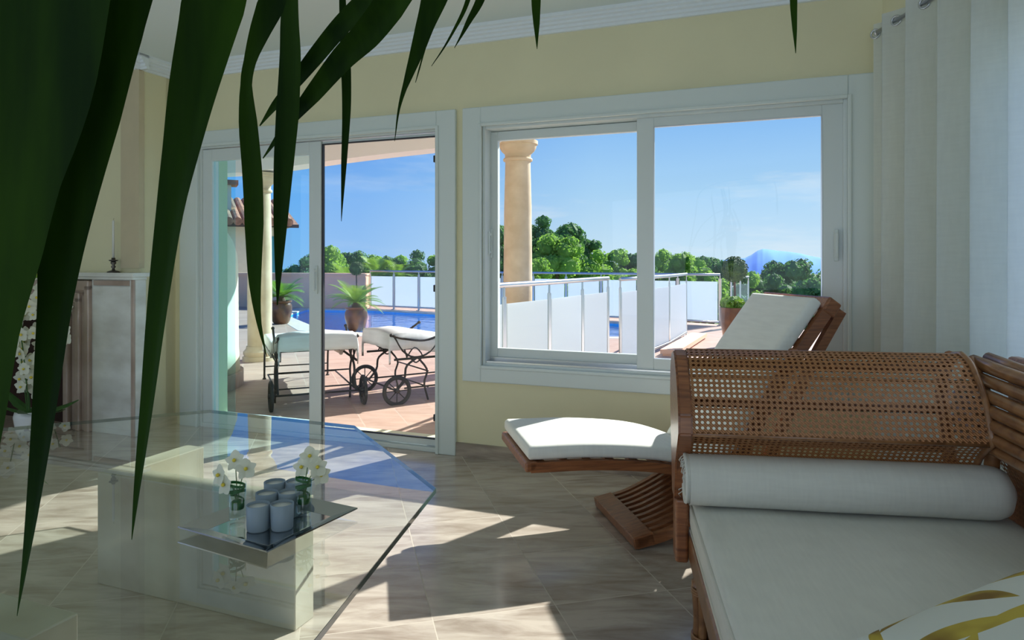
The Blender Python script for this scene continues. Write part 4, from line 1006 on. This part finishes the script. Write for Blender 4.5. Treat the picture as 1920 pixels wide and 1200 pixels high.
# terracotta parapet
def seg_wall(name, a, c, z0, z1, th, mat):
    d = (c-a); d.z = 0; l = d.length; ang = math.atan2(d.y, d.x)
    b = MB(); b.box(0, l, -th/2, th/2, z0, z1); b.box(-.02, l+.02, -th/2-.03, th/2+.03, z1, z1+.06)
    return struct(b.build(name, mat, M=Matrix.Translation((a.x, a.y, 0)) @ Matrix.Rotation(ang, 4, 'Z')))
seg_wall('parapet_wall', Vector((-13, 20.8, 0)), FL(688, 578, TF), -.05, .86, .25, M_['salmon'])
seg_wall('low_wall', FL(1222, 668, TF)+Vector((.25, 0, 0)), FL(1283, 634, TF)+Vector((.25, 0, 0)), -.3, -.02, .2, M_['salmon'])

# ------------------------------------------------------------------ glass balustrades
def railing(pts, label, ztop=1.0, gap=.09, bottom=True, group=None, pm_='frostpanel', z0=TF, rr=.024):
    t = thing('glass_railing', label, 'railing', (pts[0].x, pts[0].y, z0), 0, group)
    o = Vector((pts[0].x, pts[0].y, z0)); h = ztop-z0
    P3 = [Vector((p.x, p.y, z0))-o for p in pts]
    for i, p in enumerate(P3):
        q = P3[min(i+1, len(P3)-1)]-P3[max(i-1, 0)]; a = math.atan2(q.y, q.x)
        Mx = Matrix.Translation(p) @ Matrix.Rotation(a, 4, 'Z')
        b = MB(); b.box(-.03, .03, -.008, .008, 0, h-gap+.02, M=Mx, bev=.002); b.box(-.008, .008, -.008, .008, h-gap, h-.01, M=Mx); b.box(-.05, .05, -.05, .05, 0, .012, M=Mx)
        b.build('post', M_['steel'], t)
    for A, B in zip(P3, P3[1:]):
        d = B-A; a = math.atan2(d.y, d.x); l = d.length; Mx = Matrix.Translation(A) @ Matrix.Rotation(a, 4, 'Z')
        b = MB(); b.box(.05, l-.05, -.006, .006, .10, h-gap-.04, M=Mx); b.build('glass_panel', M_[pm_], t)
    b = MB(); b.tube([p+Vector((0, 0, h)) for p in P3], rr, seg=12); b.build('handrail', M_['steel'], t, smooth=True)
    if bottom:
        b = MB(); b.tube([p+Vector((0, 0, .075)) for p in P3], .018, seg=8); b.build('bottom_rail', M_['steel'], t, smooth=True)
    return t
nearA = [PX(x, 490, d) for x, d in ((860, 5.1), (945, 5.75), (1030, 6.5), (1092, 7.3), (1140, 8.0))]
nearB = [PX(x, 490, d) for x, d in ((1163, 8.35), (1206, 9.1), (1255, 10.3), (1287, 11.8))]
railing(nearA, 'nearest frosted glass railing with steel handrail outside the left window sash', 1.05, .12)
railing(nearB, 'frosted glass railing after the gap, running back toward the pool', 1.03, .12)
f0 = FL(694, 578, TF); f1 = FL(1350, 611, TF)
npan = 11
railing([f0.lerp(f1, i/npan) for i in range(npan+1)], 'long frosted glass railing along the far side of the pool', .98, .10)
railing([PX(1371, 490, 13.2), PX(1388, 490, 13.6), PX(1403, 490, 14.0)], 'short railing of clear panels beside the ball topiary at the terrace corner', .93, .1, z0=TF, pm_='glass_tint')

# ------------------------------------------------------------------ planters
def cycad(label, p, s, seed, fr=26):
    rnd = random.Random(seed)
    t = thing('potted_cycad', label, 'plant', (p.x, p.y, TF), 0, 'potted cycads by the pool')
    b = MB(); b.lathe([(.13*s, 0), (.17*s, .06*s), (.215*s, .26*s), (.21*s, .36*s), (.185*s, .41*s), (.205*s, .43*s), (.205*s, .46*s), (.17*s, .46*s), (.165*s, .40*s), (.001, .40*s)], seg=36); b.build('pot', M_['potglaze'], t, smooth='auto')
    b = MB(); b.lathe([(.08*s, .38*s), (.09*s, .46*s), (.06*s, .54*s), (.001, .56*s)], seg=14); b.build('trunk', M_['bark'], t)
    for k in range(fr):
        a = 2*PI*k/fr+rnd.uniform(-.1, .1); up = rnd.uniform(.15, 1.0); ln = s*rnd.uniform(.5, .72)
        pth = []
        for i in range(13):
            q = i/12; rad = ln*q*(.55+.45*(1-up*.6)); z = .52*s+ln*(up*1.05*q-(.55-.15*up)*q*q)
            pth.append(Vector((rad*math.cos(a), rad*math.sin(a), z)))
        b = MB(); b.tube(pth, [.006*s*(1-.7*i/12) for i in range(13)], seg=4)
        for i in range(1, 12):
            for q2 in (0, .5):
                pA = pth[i].lerp(pth[min(i+1, 12)], q2)
                td = (pth[min(i+1, 12)]-pth[i-1]).normalized(); sd = td.cross(Vector((0, 0, 1))).normalized()
                l = .13*s*math.sin(PI*min(1, (i+q2)/12*.9+.1))
                for sg in (-1, 1):
                    e = pA+sd*sg*l+td*l*.6+Vector((0, 0, .25*l))
                    v = [b.bm.verts.new(x) for x in (pA-td*.008*s, pA+td*.012*s, e)]; b.bm.faces.new(v)
        b.build('frond', M_['cycas'], t)
cycad('potted cycad in a brown glazed pot in front of the pool', FL(668, 621, TF), .98, 2, 34)
cycad('potted cycad in a brown pot next to the column, left end of the pool', FL(527, 607, TF), 1.05, 3, 30)
def foliage_ball(b, c, r, n, rnd, size, flat=1.0):
    for _ in range(n):
        v = Vector((rnd.gauss(0, 1), rnd.gauss(0, 1), rnd.gauss(0, 1))).normalized(); p = c+Vector((v.x, v.y, v.z*flat))*r*rnd.uniform(.82, 1.06)
        a = Vector((rnd.gauss(0, 1), rnd.gauss(0, 1), rnd.gauss(0, 1))).normalized(); d = a.cross(v).normalized(); s = size*rnd.uniform(.6, 1.3)
        w_ = (v*.5+a*.6).normalized()
        vs = [b.bm.verts.new(q) for q in (p-d*s, p+w_*s*.5, p+d*s, p-w_*s*.5)]; b.bm.faces.new(vs)
def topiary(label, p, zc, r, seed, pot_r=.2, pot_h=.45, fern=False):
    t = thing('ball_topiary', label, 'plant', (p.x, p.y, TF), 0, None); rnd = random.Random(seed)
    b = MB(); b.lathe([(pot_r*.7, 0), (pot_r, pot_h*.7), (pot_r*1.05, pot_h), (pot_r*.85, pot_h), (pot_r*.8, pot_h-.05), (.001, pot_h-.05)], seg=28); b.build('pot', M_['potglaze'], t, smooth='auto')
    b = MB(); b.tube([(0, 0, pot_h-.06), (.01, 0, (zc-TF)*.6), (0, 0, zc-TF-r*.6)], .018, seg=8); b.build('stem', M_['bark'], t)
    b = MB(); b.ball((0, 0, zc-TF), r*.9, 3, jit=.12); foliage_ball(b, Vector((0, 0, zc-TF)), r, 2200, rnd, r*.085); b.build('clipped_crown', M_['topiary'], t)
    if fern:
        b = MB(); foliage_ball(b, Vector((-.04, -.02, pot_h+.06)), .17, 500, rnd, .04, .6); b.build('underplanting', M_['cycas'], t)
topiary('ball topiary in a dark pot at the terrace corner beside the mountain', PX(1377, 490, 10.4), 1.13, .19, 11, .21, .60, True)
topiary('small ball topiary beyond the pool, above the cycad in the open door', PX(668, 490, 18.6), 1.06, .19, 12, .16, .4)

# ------------------------------------------------------------------ wrought iron loungers
def lounger(label, cushlab, loc, rz, back_h=.24):
    t = thing('iron_lounger', label, 'sun lounger', loc, rz, 'wrought iron loungers by the pool'); Wd = .34
    # local x runs away from the wheels, local z up
    for sgn in (-1, 1):
        y = sgn*Wd
        fr = MB()
        fr.tube([(0.0, y, .40), (1.95, y, .40)], .011, seg=8)
        fr.tube([(.10, y, .13), (1.2, y, .13)], .008, seg=8)
        fr.build('side_rail', M_['iron'], t, smooth=True)
        lg = MB(); lg.tube(spl([(.22, y, .40), (.12, y, .33), (.10, y, .22), (.02, y, .12)], 10), .011, seg=8); lg.tube(spl([(.24, y, .40), (.33, y, .28), (.30, y, .16), (.34, y, .0)], 10), .010, seg=8); lg.build('leg', M_['iron'], t, smooth=True)
        lg = MB(); lg.tube(spl([(1.62, y, .40), (1.70, y, .25), (1.72, y, .0)], 8), .011, seg=8); lg.lathe([(.016, 0), (.022, .004), (.012, .02)], c=(1.72, y, 0), seg=10); lg.build('leg', M_['iron'], t, smooth=True)
        # hanging arm scroll
        ar = MB(); ar.tube(spl([(-.02, y, .62), (.10, y, .585), (.30, y, .56), (.46, y, .60), (.56, y, .66)], 16), .011, seg=8)
        ar.tube(spl([(-.0, y, .61), (.08, y, .48), (.20, y, .41), (.36, y, .45), (.50, y, .63)], 16), .009, seg=8)
        ar.tube(spl([(.12, y, .41), (.20, y, .50), (.28, y, .42), (.22, y, .36), (.16, y, .40)], 16), .007, seg=6)
        ar.ball((-.03, y, .625), .018, 1); ar.ball((.57, y, .665), .018, 1); ar.build('armrest', M_['iron'], t, smooth=True)
        wl = MB(); rw_ = .125
        wl.tube([(0+rw_*math.cos(a), y+sgn*.06, rw_+rw_*math.sin(a)*.985+.0) for a in [2*PI*i/32 for i in range(32)]], .016, seg=8, closed=True); wh = wl.build('wheel', M_['rubber'], t, smooth=True)
        sp = MB()
        for a in range(8): sp.tube([(0, y+sgn*.06, rw_), (rw_*.9*math.cos(a*PI/4), y+sgn*.06, rw_+rw_*.9*math.sin(a*PI/4))], .005, seg=5)
        sp.tube([(0, y+sgn*.085, rw_), (0, y+sgn*.03, rw_)], .022, seg=10); sp.tube([(rw_*.86*math.cos(a), y+sgn*.06, rw_+rw_*.86*math.sin(a)) for a in [2*PI*i/32 for i in range(32)]], .006, seg=6, closed=True); sp.build('spokes', M_['iron'], wh, smooth=True)
    b = MB(); b.tube([(0, -Wd-.06, .125), (0, Wd+.06, .125)], .009, seg=8); b.tube([(.34, -Wd, .12), (.34, Wd, .12)], .007, seg=8); b.tube([(.34, -Wd, .27), (.34, Wd, .27)], .007, seg=8); b.tube([(1.71, -Wd, .14), (1.71, Wd, .14)], .007, seg=8)
    b.tube([(1.2, -Wd, .13), (1.2, Wd, .13)], .007, seg=8); b.build('axle', M_['iron'], t, smooth=True)
    b = MB()
    for i in range(14): x = .80+i*.085; b.box(x, x+.03, -Wd, Wd, .398, .408)
    b.build('seat_slats', M_['iron'], t)
    b = MB()
    for i in range(9):
        q = i/8; x = .02+.72*q; z = .42+back_h*(1-q); b.box(x, x+.03, -Wd, Wd, z, z+.01)
    b.tube([(.02, -Wd+.03, .41+back_h), (.76, -Wd+.03, .41)], .01, seg=6); b.tube([(.02, Wd-.03, .41+back_h), (.76, Wd-.03, .41)], .01, seg=6)
    b.tube([(.14, -Wd+.03, .40), (.10, -Wd+.03, .40+back_h*.85)], .007, seg=6); b.tube([(.14, Wd-.03, .40), (.10, Wd-.03, .40+back_h*.85)], .007, seg=6)
    b.build('backrest', M_['iron'], t)
    # towelling cover, thrown over a pad
    c = thing('lounger_pad', cushlab, 'cushion', loc, rz, 'white covered pads on the loungers')
    def tw(i, j):
        x = -.03+1.93*i; v = 2*j-1
        base = (.44+back_h*(1-min(1, x/.76))) if x < .76 else .425
        hump = .055*math.sin(PI*min(1, max(0, (x-.35)/.5)))**2
        z = base+.085-.02+hump*.4; y = v*.40
        if abs(v) > .84: z -= (abs(v)-.84)/.16*.14; y = math.copysign(.345+.01*noise.noise(Vector((x*7, v, 3))), v)
        z += .045*math.sin(PI*min(1, max(0, x/.7)))*(1-v*v)
        if i < .1: q = 1-i/.1; z -= .17*q**1.5; x = -.035-.02*math.sin(q*PI*.5)
        if x > 1.84: z -= .06*(x-1.84)/.06
        z += .012*noise.noise(Vector((x*5, v*3, 1)))
        return Vector((x, y, z))
    b = MB(); b.grid(tw, 60, 24); ob = b.build('towelling_cover', M_['towel'], c, smooth=True)
    sm = ob.modifiers.new('thick', 'SOLIDIFY'); sm.thickness = .02; sm.offset = -1
    b = MB(); b.pad(.78, 1.85, -.32, .32, .412, .475, r=.03, nx=16, ny=10); b.build('pad', M_['towel'], c, smooth=True)
    return t
def axle_pose(pa, pb):
    """left wheel and right wheel contact points on the terrace -> origin and heading"""
    m = (pa+pb)/2; d = pb-pa; return m, math.atan2(d.y, d.x)+PI/2
m1, a1 = axle_pose(FL(517, 770, TF), FL(673, 757, TF))
lounger('wrought iron lounger on wheels, its raised head end facing the door, left of the two', 'white towelling cover on the left lounger, head end raised toward the door', m1, a1, .17)
m2, a2 = Vector((-1.26, 6.52, TF)), R(33)
lounger('wrought iron lounger on wheels turned to the right, right of the two', 'white towelling cover on the right lounger, seen beside the door jamb', m2, a2, .16)

# ================================================================== LANDSCAPE
def groundz(x, y): return -1.2-.10*max(0, y-20)+.9*noise.noise(Vector((x*.03, y*.03, 0)))
b = MB(); b.grid(lambda i, j: Vector(((i-.5)*(60+900*j*j), 21+900*j*j, -2.0-14*min(1, j*j*6)+1.2*noise.noise(Vector((i*9, j*9, 0))))), 60, 50)
gl_ = b.build('hillside', M_['land']); gl_['kind'] = 'structure'
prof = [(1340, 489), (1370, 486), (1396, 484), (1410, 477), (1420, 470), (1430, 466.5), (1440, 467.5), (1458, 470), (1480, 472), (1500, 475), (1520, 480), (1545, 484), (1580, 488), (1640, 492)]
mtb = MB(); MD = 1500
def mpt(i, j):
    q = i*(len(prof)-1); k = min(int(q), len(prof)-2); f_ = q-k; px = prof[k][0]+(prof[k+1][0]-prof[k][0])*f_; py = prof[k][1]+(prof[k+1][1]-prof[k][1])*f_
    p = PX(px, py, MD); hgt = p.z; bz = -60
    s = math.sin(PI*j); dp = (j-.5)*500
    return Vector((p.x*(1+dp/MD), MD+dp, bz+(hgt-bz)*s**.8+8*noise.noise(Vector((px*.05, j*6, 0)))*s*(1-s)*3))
mtb.grid(mpt, 70, 20); mo = mtb.build('mountain', M_['mountain'], smooth=True); tag(mo, 'distant haze-tinted mountain with a rounded peak seen through the right window sash', 'mountain')

def make_tree(kind, seed, r=2.6, hgt=7.0, mat='pine', label='', cat='tree', group=None):
    rnd = random.Random(seed)
    t = thing(kind, label, cat, (0, 0, 0), 0, group)
    b = MB(); b.tube([(0, 0, 0), (rnd.uniform(-.2, .2), 0, hgt*.4), (rnd.uniform(-.3, .3), 0, hgt*.72)], [.22, .17, .1], seg=8); b.build('trunk', M_['bark'], t)
    b = MB(); lumps = []
    for k in range(34):
        th_ = rnd.uniform(0, 2*PI); zz = rnd.uniform(.0, 1.0); rad = r*(1-.75*zz**1.3)*rnd.uniform(.3, .95)
        lumps.append((Vector((rad*math.cos(th_), rad*math.sin(th_), hgt*.38+zz*hgt*.58)), r*rnd.uniform(.22, .38)*(1.05-.35*zz)))
    for c, lr in lumps:
        b.ball(c, lr*.8, 1, jit=.3)
        foliage_ball(b, c, lr, 190, rnd, .10*r/2.6, .8)
    b.build('crown', M_[mat], t)
    return t
trees = []
protos = {}
def plant(kind, px, py_top, d, r, label, mat='pine', seed=1, group='pines beyond the terrace', hgt=7.0):
    key = (kind, mat, seed)
    ztop = EYE+(HOR-py_top)/FPX*d
    if key not in protos:
        t = make_tree(kind, seed, 2.6, hgt, mat, label, 'tree', group); protos[key] = t
    else: t = copy_tree(protos[key], label=label)
    s = r/2.6; t.scale = (s, s, s); t.location = ((px-960)/FPX*d, d, ztop-hgt*.985*s); t.rotation_euler = (0, 0, (px*1.7) % 6.28)
    return t
# through the door
plant('pine_tree', 560, 487, 34, 1.6, 'dark pine left of the door stile, furthest left of the tree line', 'pinedark', 1)
plant('pine_tree', 628, 468, 36, 2.2, 'pine with uneven top behind the left end of the glass railing', 'pine', 2)
plant('pine_tree', 790, 474, 36, 1.9, 'rounded pine at the right jamb of the terrace door', 'pinedark', 1)
plant('pine_tree', 662, 476, 40, 1.9, 'pine directly above the small topiary beyond the pool', 'pinedark', 2)
plant('pine_tree', 828, 480, 37, 1.8, 'pine partly hidden by the wall between door and window', 'pine', 3)
# through the left sash
plant('pine_tree', 925, 428, 26, 1.9, 'dark pine left of the sandstone column in the window', 'pinedark', 3)
plant('pine_tree', 1003, 410, 27, 1.5, 'tallest pine, just right of the sandstone column in the window', 'pinedark', 1)
plant('pine_tree', 1058, 425, 32, 2.2, 'tall dark pine behind the bright round one in the left sash', 'pinedark', 2)
plant('pine_tree', 1048, 447, 25, 1.8, 'bright green round pine right of the column in the left sash', 'pine', 2)
plant('pine_tree', 1012, 490, 22, 1.2, 'low bright pine at the foot of the tallest one', 'pine', 3)
plant('pine_tree', 1096, 452, 34, 1.9, 'dark pine on the falling slope, centre of the left sash', 'pinedark', 3)
plant('pine_tree', 1122, 474, 27, 1.7, 'bright broad pine above the gap in the railing', 'pine', 1)
plant('pine_tree', 1160, 472, 30, 1.3, 'small pine immediately left of the meeting stiles', 'pine', 3)
plant('pine_tree', 1190, 478, 31, 1.5, 'pine hidden largely by the meeting stiles of the sashes', 'pinedark', 2)
# through the right sash
plant('pine_tree', 1240, 472, 33, 1.7, 'pine just right of the meeting stiles in the right sash', 'pine', 1)
plant('pine_tree', 1272, 478, 31, 1.5, 'bright pine behind the corner post of the railing', 'pine', 2)
plant('pine_tree', 1306, 485, 34, 1.6, 'lower pine between railing corner and topiary', 'pinedark', 1)
plant('pine_tree', 1335, 488, 36, 1.5, 'pine immediately left of the ball topiary', 'pinedark', 3)
plant('pine_tree', 1404, 514, 30, 1.3, 'small pine right of the ball topiary, below the mountain', 'pine', 3)
plant('pine_tree', 1446, 497, 34, 2.3, 'big dark pine in front of the mountain, left of the pair', 'pinedark', 2)
plant('pine_tree', 1496, 494, 33, 2.2, 'big dark pine in front of the mountain, right of the pair', 'pinedark', 3)
plant('pine_tree', 1545, 508, 27, 2.0, 'dark pine beside the right window frame', 'pinedark', 1)
plant('pine_tree', 1520, 590, 18, 1.2, 'lower green tree by the right window frame behind the chair back', 'pinedark', 2)
plant('pine_tree', 1545, 640, 14, .9, 'bright shrubby tree at the bottom right corner of the window', 'pine', 1)
plant('pine_tree', 1395, 560, 24, 1.4, 'tree low behind the top of the chair pad', 'pinedark', 3)
WL = ['background pine between the two dark ones at the left of the open door', 'background pine peeking past the right edge of the meeting stiles', 'background pine in the gap left of the bright pine in the right sash', 'background pine behind the bright pine in the right sash', 'light green background pine above the last post of the near railing', 'background pine touching the left side of the ball topiary', 'background pine whose crown stands behind the ball topiary', 'background pine low behind the railing gap in the left sash', 'light background pine on the slope, beneath the dark slope pine', 'background pine filling the gap right of the tallest pine', 'background pine behind the sandstone column in the window', 'dark background pine between the pair of big pines below the mountain', 'dark background pine left of the pink house', 'dark background pine right of the pink house, by the chair head bar', 'background pine between the two bright palms', 'light background pine behind the small topiary', 'light background pine beside the right-hand palm in the doorway']
for i_, (px_, py_, dd_, rr_, mm_, sd_) in enumerate([(590, 484, 38, 2.0, 'pinedark', 3), (1222, 480, 36, 1.8, 'pinedark', 3), (1258, 482, 38, 2.0, 'pinedark', 2), (1290, 486, 37, 1.9, 'pine', 3), (1322, 491, 33, 1.6, 'pine', 1), (1352, 495, 35, 1.6, 'pinedark', 2), (1142, 484, 35, 1.9, 'pinedark', 1), (1078, 462, 28, 1.8, 'pine', 1), (1025, 440, 30, 1.9, 'pinedark', 2), (968, 440, 29, 2.0, 'pinedark', 3), (1470, 520, 28, 1.8, 'pinedark', 1), (1425, 528, 31, 1.5, 'pinedark', 3), (1525, 530, 22, 1.5, 'pinedark', 3), (730, 486, 36, 1.8, 'pinedark', 2), (700, 484, 41, 2.0, 'pine', 3), (765, 484, 40, 2.0, 'pine', 1)]):
    plant('pine_tree', px_, py_, dd_, rr_, WL[i_], mm_, sd_)
# fan palms seen above the railing in the doorway
def fan_palm(label, px, pytop, d, seed, s):
    rnd = random.Random(seed); ztop = EYE+(HOR-pytop)/FPX*d
    t = thing('palm_tree', label, 'tree', ((px-960)/FPX*d, d, ztop-4.2*s), 0, 'palms beyond the railing'); t.scale = (s, s, s)
    b = MB(); b.tube([(0, 0, 0), (0.05, 0, 1.6), (0, 0, 3.1)], [.2, .16, .15], seg=10); b.build('trunk', M_['bark'], t)
    b = MB()
    for k in range(46):
        a = rnd.uniform(0, 2*PI); up = rnd.uniform(.0, 1.1); ln = rnd.uniform(1.0, 1.4); pth = []
        for i in range(9):
            q = i/8; pth.append(Vector((ln*q*math.cos(a)*(1.1-up*.5), ln*q*math.sin(a)*(1.1-up*.5), 3.1+ln*(up*q-.45*q*q))))
        for i in range(1, 8):
            td = (pth[i+1]-pth[i-1]).normalized(); sd = td.cross(Vector((0, 0, 1))).normalized(); l = .3*math.sin(PI*(i+.8)/9.5)
            for sg in (-1, 1):
                for q2 in (0, .5):
                    pA = pth[i].lerp(pth[i+1], q2); vs = [b.bm.verts.new(x) for x in (pA-td*.02, pA+td*.03, pA+sd*sg*l+td*l*.8-Vector((0, 0, .1*l)))]; b.bm.faces.new(vs)
    b.build('crown', M_['cycas'], t)
fan_palm('bright palm above the railing, right of the small topiary', 706, 470, 27, 5, .9)
fan_palm('pale palm above the railing between the topiary palm and the right jamb', 745, 478, 27, 6, .8)
fan_palm('bright palm behind the cycad, left of the small topiary', 648, 486, 25, 7, .7)
# houses down the slope
hs = thing('distant_house', 'low pink house with flat roof between the mountain pines', 'building', PX(1440, 553, 40))
b = MB(); b.box(-1.1, 1.0, 0, 5, -3, .30); b.box(-1.15, 1.05, -.05, 5, .30, .36); b.build('wall', M_['pinkhouse'], hs)
b = MB(); b.box(-.25, .1, -.02, .05, .0, .18); b.box(.3, .5, -.02, .05, .0, .18); b.build('window', M_['darkpane'], hs)
hs = thing('distant_house', 'white house at the right edge of the window, low behind the trees', 'building', PX(1540, 618, 26))
b = MB(); b.box(-.25, 1.6, 0, 4, -3, .70); b.box(-.32, 1.7, -.1, 4, .70, .78); b.box(-.3, 1.7, -.5, 0, -.12, -.02); b.build('wall', M_['whitestucco'], hs)
b = MB(); b.box(-.12, .12, -.02, .05, .05, .5); b.box(.3, .6, -.02, .05, .05, .5); b.build('window', M_['darkpane'], hs)
